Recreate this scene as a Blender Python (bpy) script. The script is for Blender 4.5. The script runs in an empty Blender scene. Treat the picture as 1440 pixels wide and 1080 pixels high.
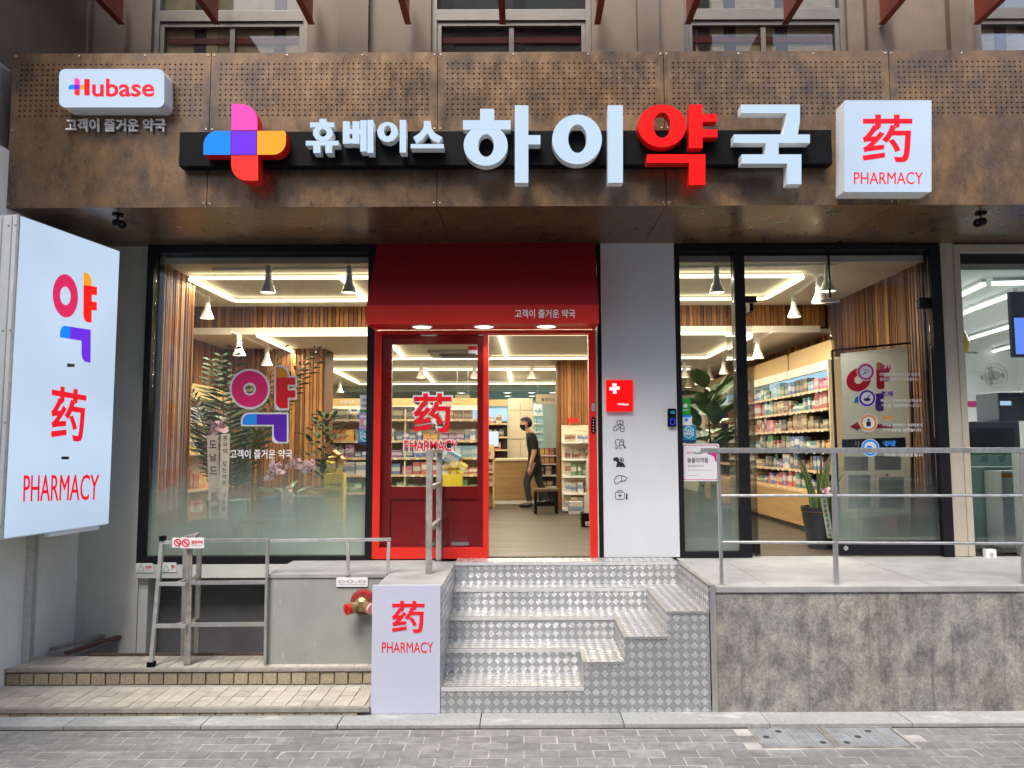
import bpy, bmesh, math, random
from mathutils import Vector, Matrix
random.seed(7)
R = math.radians
scene = bpy.context.scene
C = scene.collection
# ------------------------------------------------------------------ camera, sky, sun, exposure
FPX, PPX, CAMD, CAMH = 1060.0, 735.0, 7.16, 1.97
PITCH, ROLL = math.atan(87 / FPX), R(-0.2)
cd = bpy.data.cameras.new('camera'); cam = bpy.data.objects.new('camera', cd); C.objects.link(cam)
cd.sensor_width = 36; cd.lens = 36 * FPX / 1440; cd.shift_x = (720 - PPX) / 1440; cd.clip_start = 0.05; cd.clip_end = 500
CROT = (Matrix.Rotation(R(90) + PITCH, 3, 'X') @ Matrix.Rotation(ROLL, 3, 'Z'))
CLOC = Vector((0, -CAMD, CAMH))
cam.matrix_world = Matrix.Translation(CLOC) @ CROT.to_4x4()
scene.camera = cam
W = bpy.data.worlds.new('World'); scene.world = W; W.use_nodes = True
wn = W.node_tree.nodes; wl = W.node_tree.links
sky = wn.new('ShaderNodeTexSky'); sky.sky_type = 'NISHITA'; sky.sun_disc = False
SUN_EL, SUN_AZ = 58, 200      # the sun stands high behind the camera, veiled by cloud
sky.sun_elevation = R(SUN_EL); sky.sun_rotation = R(SUN_AZ); sky.dust_density = 4.0; sky.ozone_density = 1.0
wl.new(sky.outputs[0], wn['Background'].inputs[0]); wn['Background'].inputs[1].default_value = 0.15
sl = bpy.data.lights.new('sun', 'SUN'); sl.energy = 1.5; sl.angle = R(25); sl.color = (1, .975, .94)
so = bpy.data.objects.new('sun', sl); C.objects.link(so)
sdir = Vector((math.sin(R(SUN_AZ)) * math.cos(R(SUN_EL)), math.cos(R(SUN_AZ)) * math.cos(R(SUN_EL)), math.sin(R(SUN_EL))))
so.rotation_euler = sdir.to_track_quat('Z', 'Y').to_euler(); so.location = (0, -6, 12)
vs = scene.view_settings; vs.view_transform = 'Standard'; vs.look = 'None'; vs.gamma = 1; vs.use_curve_mapping = False
vs.exposure = 1.3
scene.render.film_transparent = False
cy = scene.cycles; cy.max_bounces = 8; cy.diffuse_bounces = 4; cy.glossy_bounces = 4; cy.transparent_max_bounces = 16
cy.sample_clamp_indirect = 6; cy.caustics_reflective = False; cy.caustics_refractive = False
cy.use_denoising = True

# ------------------------------------------------------------------ helpers
def ray(px, py): return CROT @ Vector(((px - PPX) / FPX, -(py - 540) / FPX, -1))
def at(px, py, X=None, Y=None, Z=None):
    """the point of a plane X=, Y= or Z= that shows at a photograph pixel"""
    d = ray(px, py)
    t = (X - CLOC.x) / d.x if X is not None else (Y - CLOC.y) / d.y if Y is not None else (Z - CLOC.z) / d.z
    return CLOC + d * t
def atp(px, py, p0, n):
    d = ray(px, py); return CLOC + d * ((p0 - CLOC).dot(n) / d.dot(n))
def px_x(px, Y, py=600): return at(px, py, Y=Y).x
def px_z(py, Y, px=720): return at(px, py, Y=Y).z

WLOC = {}
def place(o, w, parent):
    w = Vector(w)
    if parent is not None:
        o.parent = parent; o.location = w - WLOC[parent.name]
    else: o.location = w
    C.objects.link(o); WLOC[o.name] = w
def tag(o, label, cat, group=None):
    o['label'] = label; o['category'] = cat
    if group: o['group'] = group
    return o
def thing(name, label, cat, loc, group=None):
    o = bpy.data.objects.new(name, None); o.empty_display_size = .1; place(o, loc, None)
    return tag(o, label, cat, group)

class MB:
    def __init__(s): s.v = []; s.f = []; s.m = []
    def add(s, vs, fs, mi=0):
        b = len(s.v); s.v += [Vector(p) for p in vs]; s.f += [tuple(i + b for i in f) for f in fs]; s.m += [mi] * len(fs); return s
    def box(s, x0, x1, y0, y1, z0, z1, mi=0):
        x0, x1 = min(x0, x1), max(x0, x1); y0, y1 = min(y0, y1), max(y0, y1); z0, z1 = min(z0, z1), max(z0, z1)
        return s.add([(x0,y0,z0),(x1,y0,z0),(x1,y1,z0),(x0,y1,z0),(x0,y0,z1),(x1,y0,z1),(x1,y1,z1),(x0,y1,z1)],
              [(0,3,2,1),(4,5,6,7),(0,1,5,4),(1,2,6,5),(2,3,7,6),(3,0,4,7)], mi)
    def prism(s, pts, off, mi=0, mside=None):
        n = len(pts); pts = [Vector(p) for p in pts]; off = Vector(off)
        nrm = Vector((0, 0, 0))
        for i in range(n): nrm += (pts[i]).cross(pts[(i + 1) % n])
        if nrm.dot(off) > 0: pts = pts[::-1]
        s.add(pts, [tuple(range(n))], mi)               # front face looks against off
        b = [p + off for p in pts]
        s.add(pts + b, [tuple(range(2 * n - 1, n - 1, -1))] + [(i, i + n, (i + 1) % n + n, (i + 1) % n) for i in range(n)], mi if mside is None else mside)
        return s
    def bar(s, p, q, w, h=None, up=(0, 0, 1), mi=0):
        p, q = Vector(p), Vector(q); h = h or w; d = (q - p).normalized(); u = Vector(up)
        if abs(d.dot(u)) > .98: u = Vector((0, 1, 0))
        a = d.cross(u).normalized() * w / 2; b = a.cross(d).normalized() * h / 2
        vs = [p - a - b, p + a - b, p + a + b, p - a + b, q - a - b, q + a - b, q + a + b, q - a + b]
        return s.add(vs, [(0,1,2,3),(7,6,5,4),(0,4,5,1),(1,5,6,2),(2,6,7,3),(3,7,4,0)], mi)
    def tube(s, pts, r, n=8, mi=0, cap=True):
        pts = [Vector(p) for p in pts]; rs = r if isinstance(r, (list, tuple)) else [r] * len(pts); rings = []
        for i, p in enumerate(pts):
            d = (pts[min(i + 1, len(pts) - 1)] - pts[max(i - 1, 0)]).normalized()
            u = Vector((0, 0, 1)) if abs(d.z) < .9 else Vector((0, 1, 0))
            a = d.cross(u).normalized(); b = d.cross(a).normalized()
            rings.append([p + (a * math.cos(2 * math.pi * k / n) + b * math.sin(2 * math.pi * k / n)) * rs[i] for k in range(n)])
        vs = [p for r_ in rings for p in r_]; fs = []
        for i in range(len(pts) - 1):
            for k in range(n): fs.append((i*n + k, i*n + (k+1) % n, (i+1)*n + (k+1) % n, (i+1)*n + k))
        if cap: fs += [tuple(range(n - 1, -1, -1)), tuple(range((len(pts)-1)*n, len(pts)*n))]
        return s.add(vs, fs, mi)
    def lathe(s, prof, c, axis=(0, 0, 1), n=16, mi=0, cap=True):
        c = Vector(c); d = Vector(axis).normalized(); u = Vector((0, 0, 1)) if abs(d.z) < .9 else Vector((0, 1, 0))
        a = d.cross(u).normalized(); b = d.cross(a).normalized(); vs = []; fs = []
        for r, h in prof:
            for k in range(n):
                t = 2 * math.pi * k / n; vs.append(c + d * h + (a * math.cos(t) + b * math.sin(t)) * r)
        for i in range(len(prof) - 1):
            for k in range(n): fs.append((i*n + k, (i+1)*n + k, (i+1)*n + (k+1) % n, i*n + (k+1) % n))
        if cap: fs += [tuple(range(n)), tuple(range((len(prof)-1)*n, len(prof)*n))[::-1]]
        return s.add(vs, fs, mi)
    def mesh(s, name, mats, bevel=0, smooth=False, origin=None, uv=True):
        lo = Vector([min(v[i] for v in s.v) for i in range(3)]); hi = Vector([max(v[i] for v in s.v) for i in range(3)])
        org = Vector(origin) if origin is not None else Vector(((lo.x + hi.x) / 2, (lo.y + hi.y) / 2, lo.z))
        me = bpy.data.meshes.new(name); me.from_pydata([v - org for v in s.v], [], s.f)
        for m in (mats if isinstance(mats, (list, tuple)) else [mats]): me.materials.append(m)
        for p, mi in zip(me.polygons, s.m): p.material_index = mi
        bm = bmesh.new(); bm.from_mesh(me)
        if smooth != 'open': bmesh.ops.recalc_face_normals(bm, faces=bm.faces)
        if bevel:
            bmesh.ops.remove_doubles(bm, verts=bm.verts, dist=1e-5)
            es = [e for e in bm.edges if len(e.link_faces) == 2 and e.calc_face_angle(0) > .5]
            bmesh.ops.bevel(bm, geom=es, offset=bevel, segments=2, profile=.7, affect='EDGES', clamp_overlap=True)
        if uv:
            ul = bm.loops.layers.uv.new('UVMap')
            for f in bm.faces:
                n = f.normal; ax = max(range(3), key=lambda i: abs(n[i]))
                for l in f.loops:
                    w = l.vert.co + org
                    l[ul].uv = (w.y, w.z) if ax == 0 else (w.x, w.z) if ax == 1 else (w.x, w.y)
        bm.to_mesh(me); bm.free()
        if smooth:
            me.polygons.foreach_set('use_smooth', [True] * len(me.polygons))
            try: me.set_sharp_from_angle(angle=R(38))
            except Exception: pass
        return me, org
    def build(s, name, mats, parent=None, **kw):
        me, org = s.mesh(name, mats, **kw)
        o = bpy.data.objects.new(name, me); place(o, org, parent); return o
def struct(o, kind='structure'): o['kind'] = kind; return o
def bx(name, mat, parent, x0, x1, y0, y1, z0, z1, bevel=0): return MB().box(x0, x1, y0, y1, z0, z1).build(name, mat, parent, bevel=bevel)
def inst(name, me, loc, parent=None, scale=None, rot=None):
    o = bpy.data.objects.new(name, me); place(o, loc, parent)
    if scale: o.scale = scale
    if rot: o.rotation_euler = rot
    return o

# ------------------------------------------------------------------ materials
def nt(name):
    m = bpy.data.materials.new(name); m.use_nodes = True; return m, m.node_tree.nodes, m.node_tree.links, m.node_tree.nodes['Principled BSDF']
def N(n, t, **kw):
    x = n.new(t)
    for k, v in kw.items():
        if k[0] == 'i' and k[1:].isdigit(): x.inputs[int(k[1:])].default_value = v
        else: setattr(x, k, v)
    return x
def math_(n, l, op, a, b=None):
    x = n.new('ShaderNodeMath'); x.operation = op
    for i, v in enumerate((a, b)):
        if v is None: continue
        if hasattr(v, 'is_linked'): l.new(v, x.inputs[i])
        else: x.inputs[i].default_value = v
    return x.outputs[0]
def mixc(n, l, fac, a, b, blend='MIX'):
    x = n.new('ShaderNodeMix'); x.data_type = 'RGBA'; x.blend_type = blend
    for i, v in ((0, fac), (6, a), (7, b)):
        if hasattr(v, 'is_linked'): l.new(v, x.inputs[i])
        elif i == 0: x.inputs[0].default_value = v
        else: x.inputs[i].default_value = (*v[:3], 1)
    return x.outputs[2]
def noise(n, l, scale, detail=4, stretch=None, rough=.55):
    g = n.new('ShaderNodeNewGeometry'); t = N(n, 'ShaderNodeTexNoise'); t.inputs['Scale'].default_value = scale; t.inputs['Detail'].default_value = detail; t.inputs['Roughness'].default_value = rough
    v = g.outputs['Position']
    if stretch:
        mp = n.new('ShaderNodeMapping'); mp.inputs['Scale'].default_value = stretch; l.new(v, mp.inputs[0]); v = mp.outputs[0]
    l.new(v, t.inputs['Vector']); return t.outputs['Fac']
def ramp(n, l, f, stops):
    r = n.new('ShaderNodeValToRGB'); l.new(f, r.inputs[0]); e = r.color_ramp.elements
    while len(e) < len(stops): e.new(.5)
    for i, (p, c) in enumerate(stops): e[i].position = p; e[i].color = (*c, 1) if len(c) == 3 else c
    return r.outputs[0]
def mk(name, col, rough=.5, metal=0, var=.12, vs=6, bump=0, bs=60, stretch=None, dirt=0, rnd=0, spec=.5, coat=0, lt=0):
    m, n, l, p = nt(name)
    f = noise(n, l, vs, 5, stretch)
    c = ramp(n, l, f, [(.3, [x * (1 - var) for x in col]), (.7, [min(1, x * (1 + var)) for x in col])])
    if dirt:
        d = noise(n, l, 1.7, 8, (1, 1, .5), .7); dm = ramp(n, l, d, [(.45, (0, 0, 0)), (.72, (1, 1, 1))])
        c = mixc(n, l, math_(n, l, 'MULTIPLY', dm, dirt), c, [x * .45 for x in col])
    if lt:      # pale cement smears
        d = noise(n, l, 2.6, 9, (.8, 1.6, 1), .72); c = mixc(n, l, math_(n, l, 'MULTIPLY', ramp(n, l, d, [(.56, (0, 0, 0)), (.66, (1, 1, 1))]), lt), c, (.52, .51, .47))
    if rnd:
        oi = n.new('ShaderNodeObjectInfo'); k = math_(n, l, 'ADD', math_(n, l, 'MULTIPLY', oi.outputs['Random'], 2 * rnd), 1 - rnd)
        hs = n.new('ShaderNodeHueSaturation'); l.new(k, hs.inputs['Value']); l.new(c, hs.inputs['Color']); c = hs.outputs[0]
    l.new(c, p.inputs['Base Color']); p.inputs['Metallic'].default_value = metal; p.inputs['Specular IOR Level'].default_value = spec
    l.new(ramp(n, l, f, [(.2, [rough * .8] * 3), (.8, [min(1, rough * 1.2)] * 3)]), p.inputs['Roughness'])
    if coat: p.inputs['Coat Weight'].default_value = coat; p.inputs['Coat Roughness'].default_value = .05
    if bump:
        b = n.new('ShaderNodeBump'); b.inputs['Strength'].default_value = bump; b.inputs['Distance'].default_value = .01
        l.new(noise(n, l, bs, 6, None, .65), b.inputs['Height']); l.new(b.outputs[0], p.inputs['Normal'])
    return m
def emit(name, col, st, base=None, rough=.35):
    m, n, l, p = nt(name); base = [x * .3 for x in (base or col)]; p.inputs['Specular IOR Level'].default_value = .25; p.inputs['Base Color'].default_value = (*base, 1); p.inputs['Roughness'].default_value = rough
    p.inputs['Emission Color'].default_value = (*col, 1); p.inputs['Emission Strength'].default_value = st; return m
def glass_mat(name, tint=(1, 1, 1), refl=1.0):
    m, n, l, p = nt(name); n.remove(p); out = n['Material Output']
    t = n.new('ShaderNodeBsdfTransparent'); t.inputs[0].default_value = (*tint, 1)
    g = n.new('ShaderNodeBsdfGlossy'); g.inputs['Roughness'].default_value = .01
    fr = n.new('ShaderNodeFresnel'); fr.inputs[0].default_value = 1.5
    mx = n.new('ShaderNodeMixShader'); l.new(math_(n, l, 'MULTIPLY', fr.outputs[0], refl), mx.inputs[0]); l.new(t.outputs[0], mx.inputs[1]); l.new(g.outputs[0], mx.inputs[2]); l.new(mx.outputs[0], out.inputs[0]); return m
def film_mat(name, col, z0, z1, hi=.85):
    """frosted film whose dot print thins out upwards"""
    m, n, l, p = nt(name); n.remove(p); out = n['Material Output']
    g = n.new('ShaderNodeNewGeometry'); sp = n.new('ShaderNodeSeparateXYZ'); l.new(g.outputs['Position'], sp.inputs[0])
    mr = n.new('ShaderNodeMapRange'); mr.interpolation_type = 'SMOOTHSTEP'; l.new(sp.outputs[2], mr.inputs[0])
    for i, v in ((1, z0), (2, z1), (3, hi), (4, 0.0)): mr.inputs[i].default_value = v
    t = n.new('ShaderNodeBsdfTransparent'); d = n.new('ShaderNodeBsdfDiffuse'); d.inputs[0].default_value = (*col, 1)
    tl = n.new('ShaderNodeBsdfTranslucent'); tl.inputs[0].default_value = (*col, 1)
    m2 = n.new('ShaderNodeMixShader'); m2.inputs[0].default_value = .42; l.new(d.outputs[0], m2.inputs[1]); l.new(tl.outputs[0], m2.inputs[2])
    mx = n.new('ShaderNodeMixShader'); l.new(mr.outputs[0], mx.inputs[0]); l.new(t.outputs[0], mx.inputs[1]); l.new(m2.outputs[0], mx.inputs[2]); l.new(mx.outputs[0], out.inputs[0]); return m
def cloth_mat(name, col, tr=.5):
    m, n, l, p = nt(name); n.remove(p); d = n.new('ShaderNodeBsdfDiffuse'); t = n.new('ShaderNodeBsdfTranslucent'); mx = n.new('ShaderNodeMixShader'); mx.inputs[0].default_value = tr
    c = ramp(n, l, noise(n, l, 12, 4), [(.3, [x * .94 for x in col]), (.7, col)]); l.new(c, d.inputs[0]); l.new(c, t.inputs[0]); l.new(d.outputs[0], mx.inputs[1]); l.new(t.outputs[0], mx.inputs[2]); l.new(mx.outputs[0], n['Material Output'].inputs[0]); return m
def rust_mat():
    m, n, l, p = nt('patina_panel')
    a = noise(n, l, 1.9, 8, (1, 1, 1), .66); b = noise(n, l, 4.5, 9, (1.5, 1, .8), .74); c = noise(n, l, 90, 3, (1, 1, .35))
    c1 = ramp(n, l, a, [(.32, (.052, .043, .040)), (.45, (.115, .080, .056)), (.56, (.205, .120, .058)), (.70, (.105, .090, .082))])
    c2 = ramp(n, l, b, [(.33, (.050, .042, .042)), (.48, (.125, .078, .045)), (.64, (.270, .160, .078))])
    col = mixc(n, l, .5, c1, c2)
    fine = ramp(n, l, c, [(.3, (.75, .75, .75)), (.7, (1.2, 1.2, 1.2))])
    l.new(mixc(n, l, .8, col, fine, 'MULTIPLY'), p.inputs['Base Color']); p.inputs['Metallic'].default_value = .35
    l.new(ramp(n, l, b, [(.3, (.22,) * 3), (.7, (.42,) * 3)]), p.inputs['Roughness'])
    bp = n.new('ShaderNodeBump'); bp.inputs['Strength'].default_value = .12; bp.inputs['Distance'].default_value = .01; l.new(b, bp.inputs['Height']); l.new(bp.outputs[0], p.inputs['Normal'])
    return m
def plate_mat():
    """aluminium chequer plate: diamonds of three raised bars, turned by a quarter from one to the next"""
    m, n, l, p = nt('chequer_plate')
    tc = n.new('ShaderNodeUVMap'); mp = n.new('ShaderNodeMapping'); mp.inputs['Rotation'].default_value = (0, 0, R(45)); s = 1 / .047; mp.inputs['Scale'].default_value = (s, s, s)
    l.new(tc.outputs[0], mp.inputs[0]); sp = n.new('ShaderNodeSeparateXYZ'); l.new(mp.outputs[0], sp.inputs[0]); a, b = sp.outputs[0], sp.outputs[1]
    fl = lambda v: math_(n, l, 'FLOOR', v)
    par = math_(n, l, 'FLOORED_MODULO', math_(n, l, 'ADD', fl(a), fl(b)), 2.0)
    fa, fb = math_(n, l, 'FRACT', a), math_(n, l, 'FRACT', b)
    def bars(u): return math_(n, l, 'ABSOLUTE', math_(n, l, 'SINE', math_(n, l, 'MULTIPLY', u, math.pi * 4)))
    mx = n.new('ShaderNodeMix'); mx.data_type = 'FLOAT'; l.new(par, mx.inputs[0]); l.new(bars(fa), mx.inputs[2]); l.new(bars(fb), mx.inputs[3])
    def edge(u):   # fades to the flat plate at the rim of each diamond
        d = math_(n, l, 'SUBTRACT', .5, math_(n, l, 'ABSOLUTE', math_(n, l, 'SUBTRACT', u, .5)))
        return math_(n, l, 'MINIMUM', math_(n, l, 'MULTIPLY', d, 7.0), 1.0)
    em = math_(n, l, 'MULTIPLY', edge(fa), edge(fb))
    h = math_(n, l, 'MULTIPLY', em, math_(n, l, 'ADD', math_(n, l, 'MULTIPLY', mx.outputs[0], .7), .3))
    bp = n.new('ShaderNodeBump'); bp.inputs['Strength'].default_value = .45; bp.inputs['Distance'].default_value = .005; l.new(h, bp.inputs['Height']); l.new(bp.outputs[0], p.inputs['Normal'])
    f = noise(n, l, 3.5, 7, None, .65)
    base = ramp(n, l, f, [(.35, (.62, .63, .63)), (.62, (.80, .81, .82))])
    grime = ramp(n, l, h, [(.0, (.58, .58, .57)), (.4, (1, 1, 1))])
    tint = mixc(n, l, par, (.60, .61, .62), (1.0, 1.0, 1.0))  # every other diamond darker: differing sheen of the turned bars put into the colour
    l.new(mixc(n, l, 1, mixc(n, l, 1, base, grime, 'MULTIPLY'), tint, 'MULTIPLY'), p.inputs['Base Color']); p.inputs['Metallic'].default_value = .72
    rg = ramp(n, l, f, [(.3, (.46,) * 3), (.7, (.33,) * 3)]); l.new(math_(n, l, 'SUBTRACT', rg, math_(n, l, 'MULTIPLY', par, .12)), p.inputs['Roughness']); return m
def stained_mat():
    m, n, l, p = nt('stained_concrete')
    st = noise(n, l, 3.2, 9, (1.5, 1, .75), .70); fi = noise(n, l, 55, 8, (1, 1, .9), .8); big = noise(n, l, 1.1, 5)
    c = ramp(n, l, st, [(.30, (.14, .14, .132)), (.45, (.20, .20, .188)), (.58, (.255, .253, .235)), (.74, (.34, .33, .29))])
    c = mixc(n, l, ramp(n, l, big, [(.4, (0, 0, 0)), (.75, (.6, .6, .6))]), c, (.22, .19, .15))
    md = noise(n, l, 8, 10, (1, 1, .8), .75); c = mixc(n, l, 1, c, ramp(n, l, md, [(.36, (.55, .55, .56)), (.5, (1, 1, 1)), (.66, (1.45, 1.42, 1.3))]), 'MULTIPLY')
    dp = noise(n, l, 5.5, 6, (2.2, 1, .12), .6); c = mixc(n, l, ramp(n, l, dp, [(.55, (0, 0, 0)), (.68, (.55, .55, .55))]), c, (.075, .072, .065)); c = mixc(n, l, ramp(n, l, dp, [(.30, (.5, .5, .5)), (.40, (0, 0, 0))]), c, (.33, .31, .26))
    sp = ramp(n, l, fi, [(.36, (.68, .68, .68)), (.5, (1.05, 1.05, 1.05)), (.66, (1.5, 1.5, 1.5))])
    l.new(mixc(n, l, .85, c, sp, 'MULTIPLY'), p.inputs['Base Color']); p.inputs['Roughness'].default_value = .9
    b = n.new('ShaderNodeBump'); b.inputs['Strength'].default_value = .6; b.inputs['Distance'].default_value = .012; l.new(fi, b.inputs['Height']); l.new(b.outputs[0], p.inputs['Normal']); return m
def brick_ground():
    m, n, l, p = nt('paved_road')
    g = n.new('ShaderNodeNewGeometry'); t = n.new('ShaderNodeTexBrick'); l.new(g.outputs['Position'], t.inputs['Vector'])
    t.inputs['Scale'].default_value = 1; t.inputs['Brick Width'].default_value = .225; t.inputs['Row Height'].default_value = .12; t.inputs['Mortar Size'].default_value = .005
    t.inputs['Color1'].default_value = (.19, .19, .185, 1); t.inputs['Color2'].default_value = (.25, .25, .24, 1); t.inputs['Mortar'].default_value = (.42, .41, .38, 1)
    l.new(t.outputs[0], p.inputs['Base Color']); p.inputs['Roughness'].default_value = .85; return m
def print_mat(name, col, band, acc=(.8, .8, .8), rough=.4):
    """a packet: plain colour with a label band and lines of print on it"""
    m, n, l, p = nt(name)
    tc = n.new('ShaderNodeTexCoord'); sp = n.new('ShaderNodeSeparateXYZ'); l.new(tc.outputs['Generated'], sp.inputs[0]); z = sp.outputs[2]
    oi = n.new('ShaderNodeObjectInfo'); rn = oi.outputs['Random']
    lo = math_(n, l, 'GREATER_THAN', z, math_(n, l, 'ADD', .15, math_(n, l, 'MULTIPLY', rn, .3))); hi = math_(n, l, 'LESS_THAN', z, math_(n, l, 'ADD', .5, math_(n, l, 'MULTIPLY', rn, .35)))
    c = mixc(n, l, math_(n, l, 'MULTIPLY', lo, hi), col, band)
    w = n.new('ShaderNodeTexNoise'); w.inputs['Scale'].default_value = 16; mp = n.new('ShaderNodeMapping'); mp.inputs['Scale'].default_value = (.8, .8, 2.6); l.new(tc.outputs['Generated'], mp.inputs[0]); l.new(rn, mp.inputs['Location']); l.new(mp.outputs[0], w.inputs[0])
    c = mixc(n, l, ramp(n, l, w.outputs[0], [(.56, (0, 0, 0)), (.6, (1, 1, 1))]), c, acc)
    hs = n.new('ShaderNodeHueSaturation'); l.new(math_(n, l, 'ADD', .47, math_(n, l, 'MULTIPLY', rn, .06)), hs.inputs['Hue']); l.new(math_(n, l, 'ADD', .5, math_(n, l, 'MULTIPLY', rn, .5)), hs.inputs['Value']); l.new(c, hs.inputs['Color'])
    l.new(hs.outputs[0], p.inputs['Base Color']); p.inputs['Roughness'].default_value = rough; return m
M = {}
M['rust'] = rust_mat(); M['plate'] = plate_mat(); M['stained'] = stained_mat(); M['road'] = brick_ground()
M['cast'] = mk('grey_cast_cover', (.24, .255, .26), .7, var=.3, vs=7, bump=.3, bs=80, dirt=.4); M['paver'] = mk('grey_paver', (.195, .196, .190), .85, var=.24, vs=14, bump=.5, bs=120, dirt=.4, rnd=.12, lt=.3)
M['sand'] = mk('pale_joint_sand', (.38, .37, .335), .95, var=.3, vs=6, dirt=.45); M['granite'] = mk('granite_kerb', (.32, .33, .32), .8, var=.16, vs=40, bump=.25, bs=150, dirt=.35, rnd=.08, lt=.7)
M['beige_tile'] = mk('beige_tile', (.42, .39, .33), .8, var=.14, vs=18, bump=.3, bs=90, dirt=.3, rnd=.12)
M['beige_stone'] = mk('beige_stone', (.34, .28, .20), .9, var=.25, vs=60, bump=.9, bs=110, dirt=.2, rnd=.18)
M['mortar'] = mk('mortar', (.33, .31, .27), .95, var=.2, vs=12, bump=.3, dirt=.3)
M['nosing'] = mk('worn_concrete_nosing', (.27, .25, .22), .8, var=.2, vs=15, bump=.3, dirt=.35)
M['dark_gap'] = mk('dark_joint', (.04, .037, .033), .95, var=.2)
M['pale_wall'] = mk('pale_render', (.56, .57, .52), .9, var=.06, vs=4, bump=.45, bs=130, dirt=.25)
M['cream_wall'] = mk('cream_render', (.76, .76, .70), .85, var=.05, vs=3, bump=.15, bs=80, dirt=.25)
M['terrace'] = mk('terrace_concrete', (.30, .305, .295), .8, var=.16, vs=4, bump=.25, bs=60, dirt=.4)
M['grey_box'] = mk('grey_painted_concrete', (.27, .28, .26), .7, var=.14, vs=3, stretch=(2, 2, .4), bump=.12, bs=30, dirt=.35)
def scratched():
    m = mk('scuffed_grey_paint', (.27, .28, .26), .7, var=.12, vs=3, bump=.12, bs=30, dirt=.3); n, l = m.node_tree.nodes, m.node_tree.links; p = n['Principled BSDF']; src = p.inputs['Base Color'].links[0].from_socket
    a = noise(n, l, 9, 9, (1.6, 1.6, .35), .78); b = noise(n, l, 2.2, 3)
    k = math_(n, l, 'MULTIPLY', ramp(n, l, a, [(.58, (0, 0, 0)), (.66, (1, 1, 1))]), ramp(n, l, b, [(.42, (0, 0, 0)), (.6, (.75, .75, .75))])); l.new(mixc(n, l, k, src, (.52, .53, .49)), p.inputs['Base Color']); return m
M['grey_box'] = scratched()
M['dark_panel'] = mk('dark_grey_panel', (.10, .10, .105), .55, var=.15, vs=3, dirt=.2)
M['brown_iron'] = mk('rusty_angle_iron', (.09, .05, .04), .8, var=.4, vs=20, bump=.4)
M['black_frame'] = mk('black_frame', (.010, .010, .013), .45, var=.1, spec=.2)
M['black'] = mk('black_satin', (.006, .006, .007), .5, var=.1, spec=.08)
M['red'] = mk('red_paint', (.62, .018, .010), .4, var=.06, vs=3)
M['dark_red'] = mk('dark_red_door', (.52, .012, .013), .35, var=.06, vs=3)
M['awning_red'] = mk('red_awning_sheet', (.40, .010, .020), .6, var=.06, vs=3)
M['white_panel'] = mk('white_composite_panel', (.60, .62, .645), .35, var=.03, vs=2, dirt=.06)
M['sign_white'] = mk('sign_white_plate', (.47, .49, .61), .35, var=.03, vs=2, dirt=.1)
M['letter_side'] = mk('letter_side', (.72, .75, .76), .4, var=.04)
M['steel'] = mk('brushed_steel', (.55, .55, .54), .38, metal=.85, var=.12, vs=30, stretch=(1, 1, .2), dirt=.2)
M['alu'] = mk('aluminium', (.62, .62, .61), .42, metal=.7, var=.12, vs=20, dirt=.2)
M['nose_alu'] = mk('nosing_aluminium', (.72, .72, .72), .45, metal=.5, var=.08, vs=20); M['old_steel'] = mk('worn_steel', (.42, .40, .36), .5, metal=.6, var=.25, vs=12, bump=.1, dirt=.4)
M['brass'] = mk('brass', (.45, .34, .17), .4, metal=.9, var=.2, vs=20, dirt=.3)
M['plate_red'] = mk('weathered_red_plate', (.20, .03, .022), .6, var=.3, vs=25); M['red_plastic'] = mk('red_plastic', (.55, .02, .015), .35); M['pink_plastic'] = mk('pink_plastic', (.68, .30, .32), .4)
M['beige_pier'] = mk('beige_pier', (.42, .37, .29), .8, var=.06, bump=.15, dirt=.2)
M['upper_stone'] = mk('brown_stone_cladding', (.175, .130, .095), .7, var=.14, vs=5, bump=.15, bs=60, dirt=.25)
M['upper_stone2'] = mk('dark_stone_cladding', (.15, .115, .088), .7, var=.14, vs=5, dirt=.25)
M['win_frame'] = mk('bronze_aluminium', (.16, .145, .125), .45, metal=.3, var=.08)
M['fin_red'] = mk('red_brown_fin', (.24, .045, .028), .5, var=.25, vs=10, stretch=(3, 3, .6), dirt=.2)
M['glass'] = glass_mat('shop_glass', (.97, .985, .975), 1.25)
M['glass_clear'] = glass_mat('door_glass', (.98, .99, .985), .75)
M['glass_dark'] = glass_mat('upper_glass', (.94, .95, .94), .8)
M['blind_tan'] = mk('tan_blind', (.60, .50, .30), .8, var=.2); M['blind_grey'] = mk('grey_blind', (.10, .105, .105), .7, var=.2); M['blind_yellow'] = mk('yellow_blind', (.66, .54, .30), .8, var=.25, vs=9, stretch=(1, 1, 8))  # sheet colours that imitate street reflections in the upper windows
M['film'] = film_mat('frosted_film', (.66, .90, 1.0), .98, 1.92, .96)
M['film_blue'] = film_mat('frosted_film_right', (.70, .92, 1.0), 1.0, 1.90, .94)
M['floor'] = mk('shop_floor_vinyl', (.062, .051, .040), .5, var=.08, vs=3, stretch=(.3, 3, 1))
M['ceil'] = mk('ceiling_tile', (.74, .71, .62), .9, var=.05, vs=30)
M['ceil_white'] = mk('ceiling_white', (.80, .77, .69), .85, var=.03)
M['cream'] = mk('cream_laminate', (.70, .62, .45), .4, var=.04)
M['wood_shelf'] = mk('pale_wood_shelf', (.60, .45, .26), .5, var=.12, vs=8, stretch=(1, 1, 8))
M['wood_counter'] = mk('oak_counter', (.40, .25, .11), .45, var=.16, vs=5, stretch=(.5, .5, 7))
M['slat1'] = mk('slat_walnut', (.15, .058, .020), .65, var=.25, vs=10, stretch=(3, 3, .5))
M['slat2'] = mk('slat_teak', (.28, .115, .034), .65, var=.25, vs=10, stretch=(3, 3, .5))
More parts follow.
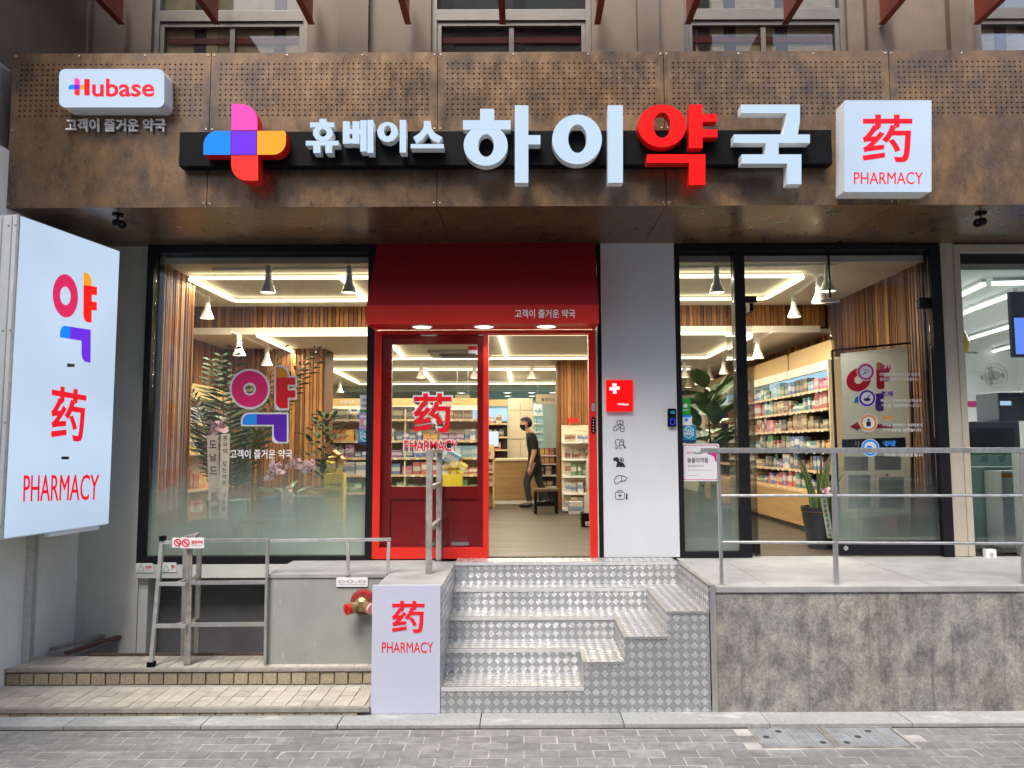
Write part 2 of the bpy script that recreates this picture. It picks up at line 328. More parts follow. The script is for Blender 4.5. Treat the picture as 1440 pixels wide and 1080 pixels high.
M['slat3'] = mk('slat_oak', (.40, .19, .058), .65, var=.25, vs=10, stretch=(3, 3, .5))
M['slat_back'] = mk('slat_backing', (.014, .008, .004), .8)
M['dark_shelf'] = mk('dark_shelf_back', (.05, .045, .045), .6)
M['teal'] = mk('pale_teal_panel', (.42, .60, .60), .5, var=.03)
M['orange_board'] = mk('ochre_header', (.58, .40, .18), .5, var=.05)
M['white'] = mk('white_plastic', (.82, .82, .80), .4, var=.03)
M['led'] = emit('led_strip', (1, .86, .58), 1.3)
M['bulb'] = emit('lamp_face', (1, .86, .58), 1.2)
M['downlight'] = emit('downlight_face', (1, .95, .92), 1.6)
M['tube'] = emit('fluorescent_tube', (.9, 1, .98), 1.1)
M['blue_glow'] = emit('backlit_blue_panel', (.40, .62, .80), .42)
M['lit_white'] = emit('backlit_white_acrylic', (.60, .76, .98), .35, (.25, .25, .25))
M['lit_letter'] = emit('lit_white_letter_face', (.57, .76, .98), .36, (.22, .22, .22))
M['lit_red'] = emit('lit_red_letter_face', (1, .004, .004), .38, (.5, .004, .004)); M['red_side'] = mk('red_letter_side', (.62, .008, .008), .4)
M['lit_pink'] = emit('lit_pink', (1, .06, .45), .38, (.5, .05, .3)); M['lit_blue'] = emit('lit_blue', (.0, .22, 1), .38, (0, .2, .5)); M['lit_purple'] = emit('lit_purple', (.16, .02, .85), .36, (.1, .02, .4))
M['lit_orange'] = emit('lit_orange', (1, .38, .015), .38, (.5, .2, .01)); M['lit_red2'] = emit('lit_warm_red', (1, .03, .02), .36, (.5, .02, .02))
for k_ in ('lit_white',):      # tubes behind the acrylic: brighter and dimmer zones
    n_, l_ = M[k_].node_tree.nodes, M[k_].node_tree.links; l_.new(ramp(n_, l_, noise(n_, l_, 1.1, 1), [(.35, (.32,) * 3), (.65, (.365,) * 3)]), n_['Principled BSDF'].inputs['Emission Strength'])
M['p_red'] = mk('print_red', (.72, .008, .02), .4, var=.02); M['p_white'] = mk('print_white', (.72, .72, .74), .45, var=.02); M['p_black'] = mk('print_black', (.012, .012, .014), .5, var=.02)
M['p_shade'] = mk('lamp_shade_white', (.93, .92, .90), .5, var=.01); M['p_bright'] = mk('white_enamel', (.86, .85, .83), .5, var=.02); M['p_pink'] = mk('print_magenta', (.75, .014, .15), .4, var=.06); M['p_orange'] = mk('print_orange', (.70, .28, .02), .4, var=.02); M['p_blue'] = mk('print_blue', (.01, .27, .85), .4, var=.02); M['p_purple'] = mk('print_purple', (.10, .012, .40), .4, var=.02)
M['p_green'] = mk('print_green', (.02, .35, .04), .4); M['p_teal'] = mk('print_teal', (.015, .24, .42), .4); M['p_navy'] = mk('print_navy', (.01, .04, .13), .4); M['p_lilac'] = mk('print_lilac', (.40, .28, .60), .5); M['p_grey'] = mk('print_grey', (.42, .42, .40), .5); M['p_rose'] = mk('print_rose', (.60, .02, .22), .4)
M['lit_p_red'] = emit('backlit_red_print', (1, .01, .03), .33, (.4, .005, .01)); M['lit_p_pink'] = emit('backlit_magenta_print', (.85, .02, .14), .33, (.4, .01, .05)); M['lit_p_black'] = M['p_black']
M['ribbon'] = cloth_mat('lilac_ribbon', (.92, .84, .92), .45); M['bow'] = mk('pink_bow', (.80, .50, .60), .4, var=.35, vs=30); M['ribbon_g'] = mk('pale_green_ribbon', (.42, .50, .36), .5)
M['leaf'] = mk('palm_leaf', (.035, .075, .025), .45, var=.35, vs=20, rnd=.25); M['leaf2'] = mk('fiddle_leaf', (.055, .135, .045), .35, var=.3, vs=12, rnd=.3); M['leaf_v'] = mk('sansevieria_leaf', (.09, .18, .07), .4, var=.5, vs=30, stretch=(1, 1, .6)); M['leaf_y'] = mk('yellow_leaf_edge', (.42, .40, .12), .45)
M['stem'] = mk('brown_stem', (.09, .055, .03), .8); M['petal'] = mk('orchid_petal', (.82, .58, .70), .5, var=.25, vs=40, rnd=.2); M['pot'] = mk('dark_grey_pot', (.045, .05, .06), .5); M['pot_b'] = mk('blue_grey_pot', (.16, .22, .26), .5); M['copper'] = mk('copper_line', (.5, .22, .10), .4, metal=.7)
M['skin'] = mk('skin', (.42, .24, .16), .55, var=.05); M['shirt'] = mk('black_shirt', (.004, .004, .005), .9, var=.3, bump=1.0, bs=18); M['jeans'] = mk('dark_jeans', (.022, .027, .034), .85, var=.25, vs=20); M['hair'] = mk('black_hair', (.010, .009, .009), .5); M['shoe'] = mk('black_shoe', (.012, .012, .012), .4); M['sock'] = mk('grey_sock', (.45, .45, .43), .8)

# ------------------------------------------------------------------ flat shapes and lettering
def solid(pts2, faces, mapf, off):
    """faces drawn in photograph pixels, carried onto a plane by mapf and given the thickness off (away from the reader)"""
    mb = MB(); P = [mapf(*p) for p in pts2]; off = Vector(off); n = len(P)
    cnt = {}
    for f in faces:
        for i in range(len(f)):
            e = (f[i], f[(i + 1) % len(f)]); cnt[frozenset(e)] = cnt.get(frozenset(e), []) + [e]
    fr = []
    for f in faces:
        nn = Vector((0, 0, 0))
        for i in range(len(f)): nn += P[f[i]].cross(P[f[(i + 1) % len(f)]])
        fr.append(tuple(f) if nn.dot(off) < 0 else tuple(f)[::-1])
    mb.add(P, fr, 0); Q = [p + off for p in P]
    mb.add(P + Q, [(e[0][0], e[0][1], e[0][1] + n, e[0][0] + n) for e in cnt.values() if len(e) == 1], 1)
    return mb
def ring(cx, cy, rx, ry, hx, hy, hrx, hry, n=40):
    pts = [(cx + rx * math.cos(2*math.pi*k/n), cy + ry * math.sin(2*math.pi*k/n)) for k in range(n)] + [(hx + hrx * math.cos(2*math.pi*k/n), hy + hry * math.sin(2*math.pi*k/n)) for k in range(n)]
    return pts, [(k, (k+1) % n, n + (k+1) % n, n + k) for k in range(n)]
def disc(cx, cy, r, n=24, ry=None):
    return [(cx + r * math.cos(2*math.pi*k/n), cy + (ry or r) * math.sin(2*math.pi*k/n)) for k in range(n)], [tuple(range(n))]
def rr(x0, y0, x1, y1, tl=0, tr=0, br=0, bl=0, n=6):
    pts = []
    for (cx, cy, r, a0) in ((x0+tl, y0+tl, tl, 180), (x1-tr, y0+tr, tr, 270), (x1-br, y1-br, br, 0), (x0+bl, y1-bl, bl, 90)):
        if r <= 0: pts.append((cx, cy))
        else: pts += [(cx + r * math.cos(R(a0 + 90*k/n)), cy + r * math.sin(R(a0 + 90*k/n))) for k in range(n + 1)]
    return pts, [tuple(range(len(pts)))]
def poly(*p): return list(p), [tuple(range(len(p)))]
def stroke(pts, w, closed=False):
    """a pen line of width w as quads"""
    P = [Vector(p) for p in pts]; n = len(P); L = []
    for i in range(n):
        a = P[(i - 1) % n] if closed or i else P[i]; b = P[(i + 1) % n] if closed or i < n - 1 else P[i]
        d = (b - a).normalized(); nn = Vector((-d.y, d.x)) * w / 2; L.append((P[i] + nn, P[i] - nn))
    v = [tuple(p) for l_ in L for p in l_]; m = n if closed else n - 1
    return v, [(2*i, 2*((i+1) % n), 2*((i+1) % n)+1, 2*i+1) for i in range(m)]
_gc = {}
def glyphs(body, bold=0):
    if (body, bold) not in _gc:
        c = bpy.data.curves.new('lettering', 'FONT'); c.body = body; c.offset = bold; c.resolution_u = 3
        o = bpy.data.objects.new('lettering', c); me = bpy.data.meshes.new_from_object(o)
        v = [(p.co.x, p.co.y) for p in me.vertices]; f = [tuple(p.vertices) for p in me.polygons]
        bpy.data.objects.remove(o); bpy.data.curves.remove(c); bpy.data.meshes.remove(me)
        x0, x1 = min(p[0] for p in v), max(p[0] for p in v); y0, y1 = min(p[1] for p in v), max(p[1] for p in v)
        _gc[(body, bold)] = ([((p[0]-x0)/(x1-x0), (y1-p[1])/(y1-y0)) for p in v], f)
    return _gc[(body, bold)]
def quadmap(q):
    """q: a box (x0,y0,x1,y1) or four pixel corners TL TR BR BL"""
    if len(q) == 4 and not isinstance(q[0], (tuple, list)): x0, y0, x1, y1 = q; q = ((x0, y0), (x1, y0), (x1, y1), (x0, y1))
    (a, b, c, d) = q
    return lambda u, v: tuple((a[i]*(1-u) + b[i]*u) * (1-v) + (d[i]*(1-u) + c[i]*u) * v for i in (0, 1))
def text(body, q, mapf, off, mats, parent, name='lettering', bold=0.012):
    v, f = glyphs(body, bold); qm = quadmap(q)
    return solid([qm(*p) for p in v], f, mapf, off).build(name, mats if isinstance(mats, (list, tuple)) else [mats, mats], parent, uv=False)
def shape(sh, mapf, off, mats, parent, name): return solid(sh[0], sh[1], mapf, off).build(name, mats if isinstance(mats, (list, tuple)) else [mats, mats], parent, uv=False)
def yplane(Y): return lambda x, y: at(x, y, Y=Y)
def merge(shs):
    v = []; f = []
    for a, b in shs: k = len(v); v += a; f += [tuple(i + k for i in t) for t in b]
    return v, f

# ------------------------------------------------------------------ ground
ZF = 0.93                        # shop floor and terrace
YF = -1.2                        # front of the fascia
YST = at(720, 1001, Z=0.03).y    # front plane of steps and terrace wall
XL = -4.17                       # side wall of the neighbouring house
road = struct(bx('road', M['road'], None, -40, 40, -40, 6, -.05, -.012))
KY0, KY1 = at(720, 1019, Z=.02).y, YST + .01
dr_l, dr_r = at(1046, 1030, Z=0).x + .05, at(1262, 1030, Z=0).x
DRY0, DRY1 = at(1200, 1051, Z=0).y, at(1200, 1022, Z=0).y
MB().box(-4.6, 4.6, KY0 - .872, KY0 - .03, -.0115, -.0035).build('joint_sand', M['sand'], road)
pm, _ = MB().box(-.1085, .1085, -.0562, .0562, -.05, 0).mesh('paver', M['paver'], bevel=.0035, origin=(0, 0, 0))
for r in range(7):
    y = KY0 - .035 - .0597 - r * .1195
    for k in range(-18, 19):
        x = k * .2245 + (.112 if r % 2 else 0)
        if r < 3 and dr_l - .09 < x < dr_r + .09: continue
        inst('paver', pm, (x, y, random.uniform(-.003, .001)), road, rot=(random.uniform(-.006, .006), random.uniform(-.006, .006), random.uniform(-.004, .004)))
# kerb of granite lengths
kerb = struct(MB().box(-12, 12, KY0 - .03, KY1 + .4, -.04, -.004).build('kerb', M['dark_gap']))
xk = -8.2
while xk < 8:
    L = random.uniform(.95, 1.05); bx('kerb_stone', M['granite'], kerb, xk, xk + L - .006, KY0, KY1 + .3, -.03, .022 + random.uniform(-.002, .002), bevel=.006); xk += L
# two cast drain covers let into the paving
def drain(x0, x1, lab):
    t = thing('drain_cover', lab, 'drain cover', ((x0+x1)/2, (DRY0+DRY1)/2, 0), 'drain covers beside the kerb')
    MB().box(x0, x1, DRY0, DRY1, -.02, -.006).build('cover_plate', M['dark_gap'], t)
    fr = MB(); w = .018
    fr.box(x0, x1, DRY0, DRY0 + w, -.005, .003).box(x0, x1, DRY1 - w, DRY1, -.005, .003).box(x0, x0 + w, DRY0 + w, DRY1 - w, -.005, .003).box(x1 - w, x1, DRY0 + w, DRY1 - w, -.005, .003)
    fr.build('rim', M['old_steel'], t)
    for i in range(4):
        xb = x0 + w + (x1 - x0 - 2*w) * i / 4; wb = (x1 - x0 - 2*w) / 4
        MB().box(xb + .004, xb + wb - .004, DRY0 + w + .004, DRY1 - w - .004, -.0055, .001)\
            .build('slab_strip', M['cast'], t, bevel=.002)
        for j in range(3):
            c = (xb + wb * .5, DRY0 + (DRY1 - DRY0) * (.22 + .27 * j))
            MB().lathe([(.022, .0015), (.022, .0025), (.016, .0025), (.016, .0014), (.0, .0014)], (c[0], c[1], 0), n=14).build('drain_hole', M['dark_gap'] if (i*3 + j + int(x0*10)) % 4 == 0 else M['cast'], t)
xm = (dr_l + dr_r) / 2
drain(dr_l, xm - .004, 'pale cast drain cover let into paving, the one nearer the metal steps')
drain(xm + .004, dr_r, 'rust stained cast drain cover let into paving, farther from the metal steps')

# lower pavement left of the steps, then the raised tiled platform
XB = px_x(527, YST)             # left side of the sign block
Z1, Z2 = .075, .19
PYF = at(250, 996, Z=Z1).y; PYB = at(250, 941, Z=Z2).y; HOLE_Y = at(300, 921, Z=Z2).y
pav = struct(MB().box(-9, XB - .004, PYF + .03, PYB + .1, -.03, Z1 - .012).build('pavement', M['mortar']))
MB().box(-9, XB - .006, PYF - .012, PYF + .03, Z1 - .03, Z1 + .004).build('nosing', M['nosing'], pav, bevel=.006)
x = -5.0
while x < XB - .12:
    bx('brick', M['beige_stone'], pav, x, min(x + .109, XB - .01), PYF - .004, PYF + .05, .012, Z1 - .033, bevel=.004); x += .115
tm, _ = MB().box(-.0555, .0555, -.0555, .0555, -.015, 0).mesh('tile', M['beige_tile'], bevel=.0025, origin=(0, 0, 0))
rows = int((PYB - PYF - .03) / .116) + 1
for r in range(rows):
    for k in range(int((XB + 5.0) / .116)):
        yy = PYF + .03 + .059 + r * .116
        if yy + .058 > PYB + .04: continue
        inst('tile', tm, (-5.0 + .06 + k * .116, yy, Z1 + random.uniform(-.002, .001)), pav, rot=(random.uniform(-.01, .01), random.uniform(-.01, .01), 0))
XBOX = px_x(375, PYB + .12, 860)            # left side of the grey concrete box
plat = struct(MB().box(-9, XB, PYB + .02, HOLE_Y, -.03, Z2 - .012).build('platform', M['mortar']))
MB().box(XL - .2, XB - .004, PYB - .012, PYB + .035, Z2 - .02, Z2 + .006).build('nosing', M['nosing'], plat, bevel=.005)
x = XL - .1
i = 0
while x < XB - .06:
    w = .105 + random.uniform(-.004, .004)
    bx('stone_block', M['beige_stone'], plat, x, min(x + w, XB - .008), PYB - random.uniform(-.002, .006), PYB + .05, Z1 - .005, Z2 - .028, bevel=.006); x += w + .010
for r in range(int((HOLE_Y - PYB - .04) / .116) + 1):
    yy = PYB + .04 + .058 + r * .116
    if yy + .05 > HOLE_Y: continue
    for k in range(int((XB - XL) / .116)):
        inst('tile', tm, (XL + .06 + k * .116, yy, Z2 + random.uniform(-.002, .001)), plat, rot=(random.uniform(-.008, .008), random.uniform(-.008, .008), 0))
# edge iron of the basement stairwell
MB().box(XL + .45, XBOX - .02, HOLE_Y - .002, HOLE_Y + .03, Z2 - .04, Z2 + .012).build('edge_iron', M['brown_iron'], plat)
well = thing('stairwell_hatch', 'rusty brown iron frame leaning in the corner of the basement stairwell', 'hatch', (XL + .25, HOLE_Y, Z2))
a, b = Vector((XL + .02, HOLE_Y + .02, Z2 + .02)), Vector((XL + .42, HOLE_Y + .52, Z2 + .03))
MB().bar(a + Vector((.22, -.02, 0)), b, .05, .025).build('front_rail', M['brown_iron'], well)
MB().bar(a + Vector((.05, .06, .012)), b + Vector((-.14, .06, .012)), .07, .02).build('rear_rail', M['nosing'], well)
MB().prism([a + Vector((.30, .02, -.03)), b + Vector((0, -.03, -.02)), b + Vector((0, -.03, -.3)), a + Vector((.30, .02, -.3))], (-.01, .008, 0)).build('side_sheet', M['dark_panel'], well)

# ------------------------------------------------------------------ shop building
B = thing('pharmacy_building', 'two storey pharmacy with brown patina fascia, red entrance and wide shop windows', 'building', (0, 0, ZF))
XWL = px_x(203, 0); XWR = px_x(527, 0)          # left shop window
XD0, XD1 = px_x(527, 0), px_x(843, 0)           # red entrance
XP0, XP1 = px_x(846, 0), px_x(952, 0)           # white pier
XR0, XR1 = px_x(951, 0), px_x(1330, 0)          # right glazing
ZT = px_z(346, 0); ZLED = px_z(790, 0)
print('LEVELS', YST, KY0, PYF, PYB, HOLE_Y, XWL, XWR, XD1, XR1, 'ZT', ZT, ZLED, 'XB', XB)
bx('facade_wall', M['pale_wall'], B, XL, XWL - .004, 0, .3, -.9, ZT + .3)
bx('window_ledge', M['pale_wall'], B, XWL + .002, XBOX + .6, -.06, .25, ZLED - .13, ZLED - .006, bevel=.004)
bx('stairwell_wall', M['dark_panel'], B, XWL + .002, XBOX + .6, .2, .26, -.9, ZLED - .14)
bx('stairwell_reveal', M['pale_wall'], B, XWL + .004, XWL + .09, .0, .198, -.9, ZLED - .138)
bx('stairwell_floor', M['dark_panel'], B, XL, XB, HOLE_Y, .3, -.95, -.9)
# grey concrete box and terrace
TY = YST
box = struct(MB().box(XBOX, XB + .3, PYB + .13, .02, Z2 - .02, ZF - .045).build('landing', M['grey_box']))
MB().box(XBOX - .012, XB + .3, PYB + .12, -.065, ZF - .044, ZF - .012).build('landing_slab', M['terrace'], box, bevel=.005)
XT0 = px_x(1004, TY, 900)
ter = struct(MB().box(XT0 + .02, 8.5, TY + .004, .35, -.03, ZF - .05).build('terrace', M['stained']))
MB().box(XT0 + .021, 8.5, TY - .008, .3, ZF - .049, ZF - .006).build('terrace_slab', M['terrace'], ter, bevel=.006)
for xs in (px_x(1030, -.4) - .05, 3.05):
    bx('terrace_joint', M['nosing'], ter, xs, xs + .006, TY + .05, .0, ZF - .0055, ZF - .0045)

# fascia: five perforated patina panels, drilled for real
ZFT, ZFB = px_z(73, YF), px_z(290, YF)
seams = [px_x(p, YF, 180) for p in (13, 294, 615, 935, 1254)] + [px_x(1254, YF, 180) + 1.81, px_x(1254, YF, 180) + 3.62]
HS = .0435; HR = .0078
def panel(x0, x1):
    mb = MB(); x0 += .003; x1 -= .003; z_hi = ZFT - .075; nr = 11; z_lo = z_hi - nr * HS
    nc = int((x1 - x0 - .10) / HS); xa = (x0 + x1) / 2 - nc * HS / 2; xb = xa + nc * HS; y = YF
    q = lambda a, b_, c, d: mb.add([(a, y, c), (b_, y, c), (b_, y, d), (a, y, d)], [(0, 1, 2, 3)])
    q(x0, x1, ZFB, z_lo); q(x0, x1, z_hi, ZFT); q(x0, xa, z_lo, z_hi); q(xb, x1, z_lo, z_hi)
    off = [(-1,-1),(0,-1),(1,-1),(1,0),(1,1),(0,1),(-1,1),(-1,0)]
    for i in range(nc):
        for j in range(nr):
            cx, cz = xa + (i + .5) * HS, z_lo + (j + .5) * HS
            vs = [(cx + a * HS/2, y, cz + b_ * HS/2) for a, b_ in off]
            ang = [math.atan2(b_, a) for a, b_ in off]
            vs += [(cx + HR * math.cos(t), y, cz + HR * math.sin(t)) for t in ang] + [(cx + HR * math.cos(t), y + .02, cz + HR * math.sin(t)) for t in ang]
            mb.add(vs, [(k, (k+1) % 8, 8 + (k+1) % 8, 8 + k) for k in range(8)] + [(8 + k, 8 + (k+1) % 8, 16 + (k+1) % 8, 16 + k) for k in range(8)])
    # folded rim
    mb.add([(x0, y, ZFB), (x1, y, ZFB), (x1, y, ZFT), (x0, y, ZFT), (x0, y+.03, ZFB), (x1, y+.03, ZFB), (x1, y+.03, ZFT), (x0, y+.03, ZFT)], [(0,1,5,4),(1,2,6,5),(2,3,7,6),(3,0,4,7)])
    o = mb.build('fascia_panel', M['rust'], B, smooth='open', uv=False); o.data.polygons.foreach_set('use_smooth', [False] * len(o.data.polygons))
    for zz in (ZFT - .022, ZFB + .03, (ZFT + ZFB) / 2):
        for xx in ([x0 + .022, x1 - .022] if zz != ZFT - .022 else [x0 + .022, x0 + (x1-x0)/3, x0 + 2*(x1-x0)/3, x1 - .022]):
            MB().lathe([(.0085, 0), (.0085, -.003), (.005, -.005)], (xx, y, zz), axis=(0, 1, 0), n=8).build('screw', M['old_steel'], o)
for i in range(6): panel(seams[i], seams[i+1])
bx('fascia_core', M['dark_gap'], B, seams[0] + .01, seams[-1], YF + .032, .0, ZFB + .06, ZFT - .02)
bx('fascia_lid', M['rust'], B, seams[0] + .004, seams[-1], YF + .031, .22, ZFT - .018, ZFT - .004)
bx('fascia_end', M['rust'], B, seams[0] + .004, seams[0] + .010, YF + .035, -.02, ZFB + .05, ZFT - .02)
sx = [XL + .02] + seams[1:]
for i in range(6):
    bx('soffit_panel', M['rust'], B, sx[i] + .003 if i else seams[0] + .012, sx[i+1] - .003, YF + .031, .24, ZFB + .004, ZFB + .03)
for (p0, p1) in ((437, 577), (1300, 1500)):
    bx('drip_strip', M['white'], B, px_x(p0, YF + .1, 70), px_x(p1, YF + .1, 70), YF + .04, YF + .2, ZFT - .002, ZFT + .018, bevel=.005)

# upper storey
YU = .25
def UX(p): return px_x(p, YU, 40)
ZW = ZFT - .4; ZTOP = 9.5
wins = [(213, 432), (606, 832), (962, 1192), (1372, 1600)]
pil = [(-160, 213), (432, 606), (832, 962), (1192, 1372), (1600, 1900)]
for k, (a, b) in enumerate(pil):
    bx('upper_wall', M['upper_stone2' if k == 0 else 'upper_stone'], B, UX(a), UX(b), YU, YU + .5, ZW, ZTOP)
for (a, b) in ((60, 132), (478, 520), (895, 925), (1215, 1250), (1330, 1352)):
    bx('upper_pilaster', M['upper_stone2'], B, UX(a), UX(b), YU - .08, YU + .002, ZW, ZTOP)
zt0, zt1 = px_z(31, YU), px_z(9, YU)
bx('upper_lintel', M['upper_stone2'], B, UX(-160), UX(1900), YU + .02, YU + .45, zt1 + 1.6, ZTOP - .01)
for wi, (a, b) in enumerate(wins):
    xa, xb = UX(a), UX(b)
    f = MB(); w = .055
    f.box(xa, xa + w, YU + .05, YU + .165, ZW, zt1 + 1.6).box(xb - w, xb, YU + .05, YU + .16, ZW, zt1 + 1.6).box(xa + w, xb - w, YU + .05, YU + .16, zt0 + .05, zt1)
    f.box(xa + w, xa + w + .045, YU + .07, YU + .14, ZW, zt0 + .049).box(xb - w - .045, xb - w, YU + .07, YU + .14, ZW, zt0 + .049).box(xa + w + .045, xb - w - .045, YU + .07, YU + .14, zt0, zt0 + .049)
    fr = f.build('window_frame', M['win_frame'], B, bevel=.003)
    xmid = (xa + xb) / 2
    bx('mullion', M['win_frame'], fr, xmid - .025, xmid + .025, YU + .085, YU + .13, ZW, zt0 - .002)
    for (u, v) in ((xa + w + .046, xmid - .026), (xmid + .026, xb - w - .046)): bx('pane', M['glass_dark'], fr, u, v, YU + .10, YU + .106, ZW, zt0 - .004)
    bx('top_pane', M['glass_dark'], fr, xa + w + .002, xb - w - .002, YU + .10, YU + .106, zt1 + .002, zt1 + 1.58)
    bx('blind', M[('blind_tan', 'blind_grey', 'blind_yellow', 'blind_yellow')[wi]], fr, xa + w, xb - w, YU + .135, YU + .139, ZW, zt1 + 1.5)  # added sheet behind the glass, window reflections painted as its colour
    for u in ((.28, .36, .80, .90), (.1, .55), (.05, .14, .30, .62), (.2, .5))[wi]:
        xx = xa + (xb - xa) * u; bx('curtain_strip', M['wood_shelf'] if u in (.36, .90) else M['dark_shelf'], fr, xx - .06, xx + .06, YU + .124, YU + .134, ZW, zt1 + 1.5)  # painted strips standing in for reflected columns and dark bands
    if wi < 3: bx('valance_strip', M['fin_red'], fr, xa + w + .06, xb - w - .06, YU + .115, YU + .12, px_z(52, YU), px_z(44, YU))  # painted strip standing in for the reflection of a red sign band
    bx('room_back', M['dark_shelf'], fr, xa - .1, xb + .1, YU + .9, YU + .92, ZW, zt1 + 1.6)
ffx = [35, 171, 305, 438, 574, 707, 840, 967, 1104, 1240, 1373]
for p in ffx:
    e = at(p, 33, Y=YU - .1)
    dx = .012
    MB().box(e.x - dx, e.x + dx, YU - .1 - 1.5, YU - .1, e.z, e.z + .35).build('sunshade_fin', M['fin_red'], B)
    MB().box(e.x - dx - .02, e.x + dx + .02, YU - .1 - 1.5, YU - .098, e.z - .012, e.z - .001).build('fin_flange', M['fin_red'], B)
bx('fin_carrier', M['fin_red'], B, UX(-160), UX(1900), YU - .65, YU - .55, px_z(33, YU) + .36, px_z(33, YU) + .46)

# left shop window
def frame(name, x0, x1, z0, z1, w, y0, y1, mat, wb=None):
    f = MB(); wb = wb or w
    f.box(x0, x0 + w, y0, y1, z0, z1).box(x1 - w, x1, y0, y1, z0, z1).box(x0 + w, x1 - w, y0, y1, z1 - w, z1).box(x0 + w, x1 - w, y0, y1, z0, z0 + wb)
    return f.build(name, mat, B)
wf = frame('window_frame', XWL, XWR - .004, ZLED, ZT, .065, -.06, .06, M['black_frame'])
bx('pane', M['glass'], wf, XWL + .066, XWR - .07, -.004, .004, ZLED + .066, ZT - .066)
MB().add([(XWL + .07, .006, ZLED + .068), (XWR - .072, .006, ZLED + .068), (XWR - .072, .006, 1.95), (XWL + .07, .006, 1.95)], [(0, 1, 2, 3)]).build('frosted_film', M['film'], wf, smooth='open')
# white pier with pictograms
pier = bx('pier', M['white_panel'], B, XP0 + .004, XP1 - .006, -.05, .35, ZF + .005, ZT + .02, bevel=.003)
bx('pier_gap', M['black_frame'], B, XD1 - .012, XP0 + .003, -.03, .3, ZF, ZT)
# right glazing
rf = MB(); wz = .06
ZB = ZF
xm0, xm1 = px_x(1036, 0), px_x(1051, 0)
rf.box(XR0, XR0 + .05, -.05, .07, ZB, ZT).box(xm0, xm1, -.05, .07, ZB, ZT - wz).box(XR1 - .10, XR1, -.05, .07, ZB, ZT).box(XR0 + .05, XR1 - .10, -.05, .07, ZT - wz, ZT).box(XR0 + .05, xm0, -.05, .07, ZB, ZB + .05)
rf = rf.build('window_frame', M['black_frame'], B)
bx('pane', M['glass'], rf, XR0 + .051, xm0 - .001, -.004, .004, ZB + .051, ZT - wz - .001)
MB().add([(XR0 + .055, .006, ZB + .053), (xm0 - .004, .006, ZB + .053), (xm0 - .004, .006, 1.95), (XR0 + .055, .006, 1.95)], [(0, 1, 2, 3)]).build('frosted_film', M['film_blue'], rf, smooth='open')
zdo = px_z(425, 0)
bx('top_pane', M['glass_clear'], rf, xm1 + .001, XR1 - .101, -.004, .004, zdo + .004, ZT - wz - .001)
xj = px_x(1174, 0)
bx('pane_joint', M['black_frame'], rf, xj - .008, xj + .008, -.008, .012, zdo + .03, ZT - wz - .002)
gl = bx('pane', M['glass'], rf, xj, XR1 - .101, .012, .022, ZB + .14, zdo)
bx('bottom_rail', M['black_frame'], gl, xj, XR1 - .101, .0, .035, ZB + .012, ZB + .139)
MB().lathe([(.022, 0), (.022, -.006), (.014, -.008), (0, -.008)], (xj + .06, -.0, ZB + .075), axis=(0, 1, 0), n=14).build('floor_lock', M['steel'], gl)
MB().add([(xj + .004, .023, ZB + .142), (XR1 - .104, .023, ZB + .142), (XR1 - .104, .023, 1.95), (xj + .004, .023, 1.95)], [(0, 1, 2, 3)]).build('frosted_film', M['film_blue'], gl, smooth='open')
bx('pivot_fitting', M['black_frame'], gl, XR1 - .20, XR1 - .1005, -.012, .046, zdo - .07, zdo + .03, bevel=.003)
bx('pivot_fitting', M['steel'], gl, xj - .09, xj + .09, -.010, .03, zdo - .012, zdo + .012, bevel=.003)
bx('hinge_fitting', M['black_frame'], rf, xm1 + .001, xm1 + .12, -.012, .03, zdo - .01, zdo + .05, bevel=.003)
ld = bx('open_door', M['glass_clear'], B, xm1 + .075, xm1 + .085, .03, .95, ZB + .02, zdo - .02)
bx('patch_fitting', M['black_frame'], ld, xm1 + .06, xm1 + .10, .03, .16, ZB + .012, ZB + .12)
bx('patch_fitting', M['black_frame'], ld, xm1 + .062, xm1 + .098, .03, .14, zdo - .09, zdo - .012)
bx('side_pier', M['beige_pier'], B, XR1 + .003, px_x(1350, 0), -.03, .35, ZF, ZT + .02)
bx('window_head', M['beige_pier'], B, px_x(1350, 0), 9, .0, .3, ZT - .01, ZT + .3)

# red entrance: fixed frame, parked sliding leaf behind it, awning above
ZD = px_z(466, 0)
fr = MB(); x1, x2 = px_x(537, 0), px_x(680, 0); x3 = px_x(687, 0); x4, x5 = px_x(828, 0), px_x(838, 0)
fr.box(XD0, x1, -.07, .07, ZF, ZD).box(x2, x3, -.07, .07, ZF, ZD - .03).box(x4, x5, -.07, .07, ZF, ZD).box(x1, x4, -.07, .07, ZD - .03, ZD).box(x1, x2, -.07, .07, ZF, ZF + .10)
df = fr.build('door_frame', M['red'], B, bevel=.003)
bx('pane', M['glass_clear'], df, x1 + .001, x2 - .001, -.035, -.029, ZF + .101, ZD - .031)
bx('end_cover', M['pale_wall'], df, x5 + .001, x5 + .012, -.06, .06, ZF, ZD)
sd = MB(); g0, g1 = px_x(552, .1), px_x(672, .1); zg0, zg1 = px_z(683, .1), px_z(485, .1); za, zb = px_z(766, .1), px_z(700, .1)
sd.box(x1 - .02, g0, .02, .07, ZF + .01, ZD - .02).box(g1, x2 + .01, .02, .07, ZF + .01, ZD - .02).box(g0, g1, .02, .07, zg1, ZD - .02).box(g0, g1, .02, .07, ZF + .01, za).box(g0, g1, .02, .07, zb, zg0)
sd = sd.build('sliding_door', M['dark_red'], B, bevel=.002)
bx('door_panel', M['dark_red'], sd, g0 + .001, g1 - .001, .04, .055, za + .001, zb - .001)
bx('pane', M['glass_clear'], sd, g0 + .001, g1 - .001, .043, .049, zg0 + .001, zg1 - .001)
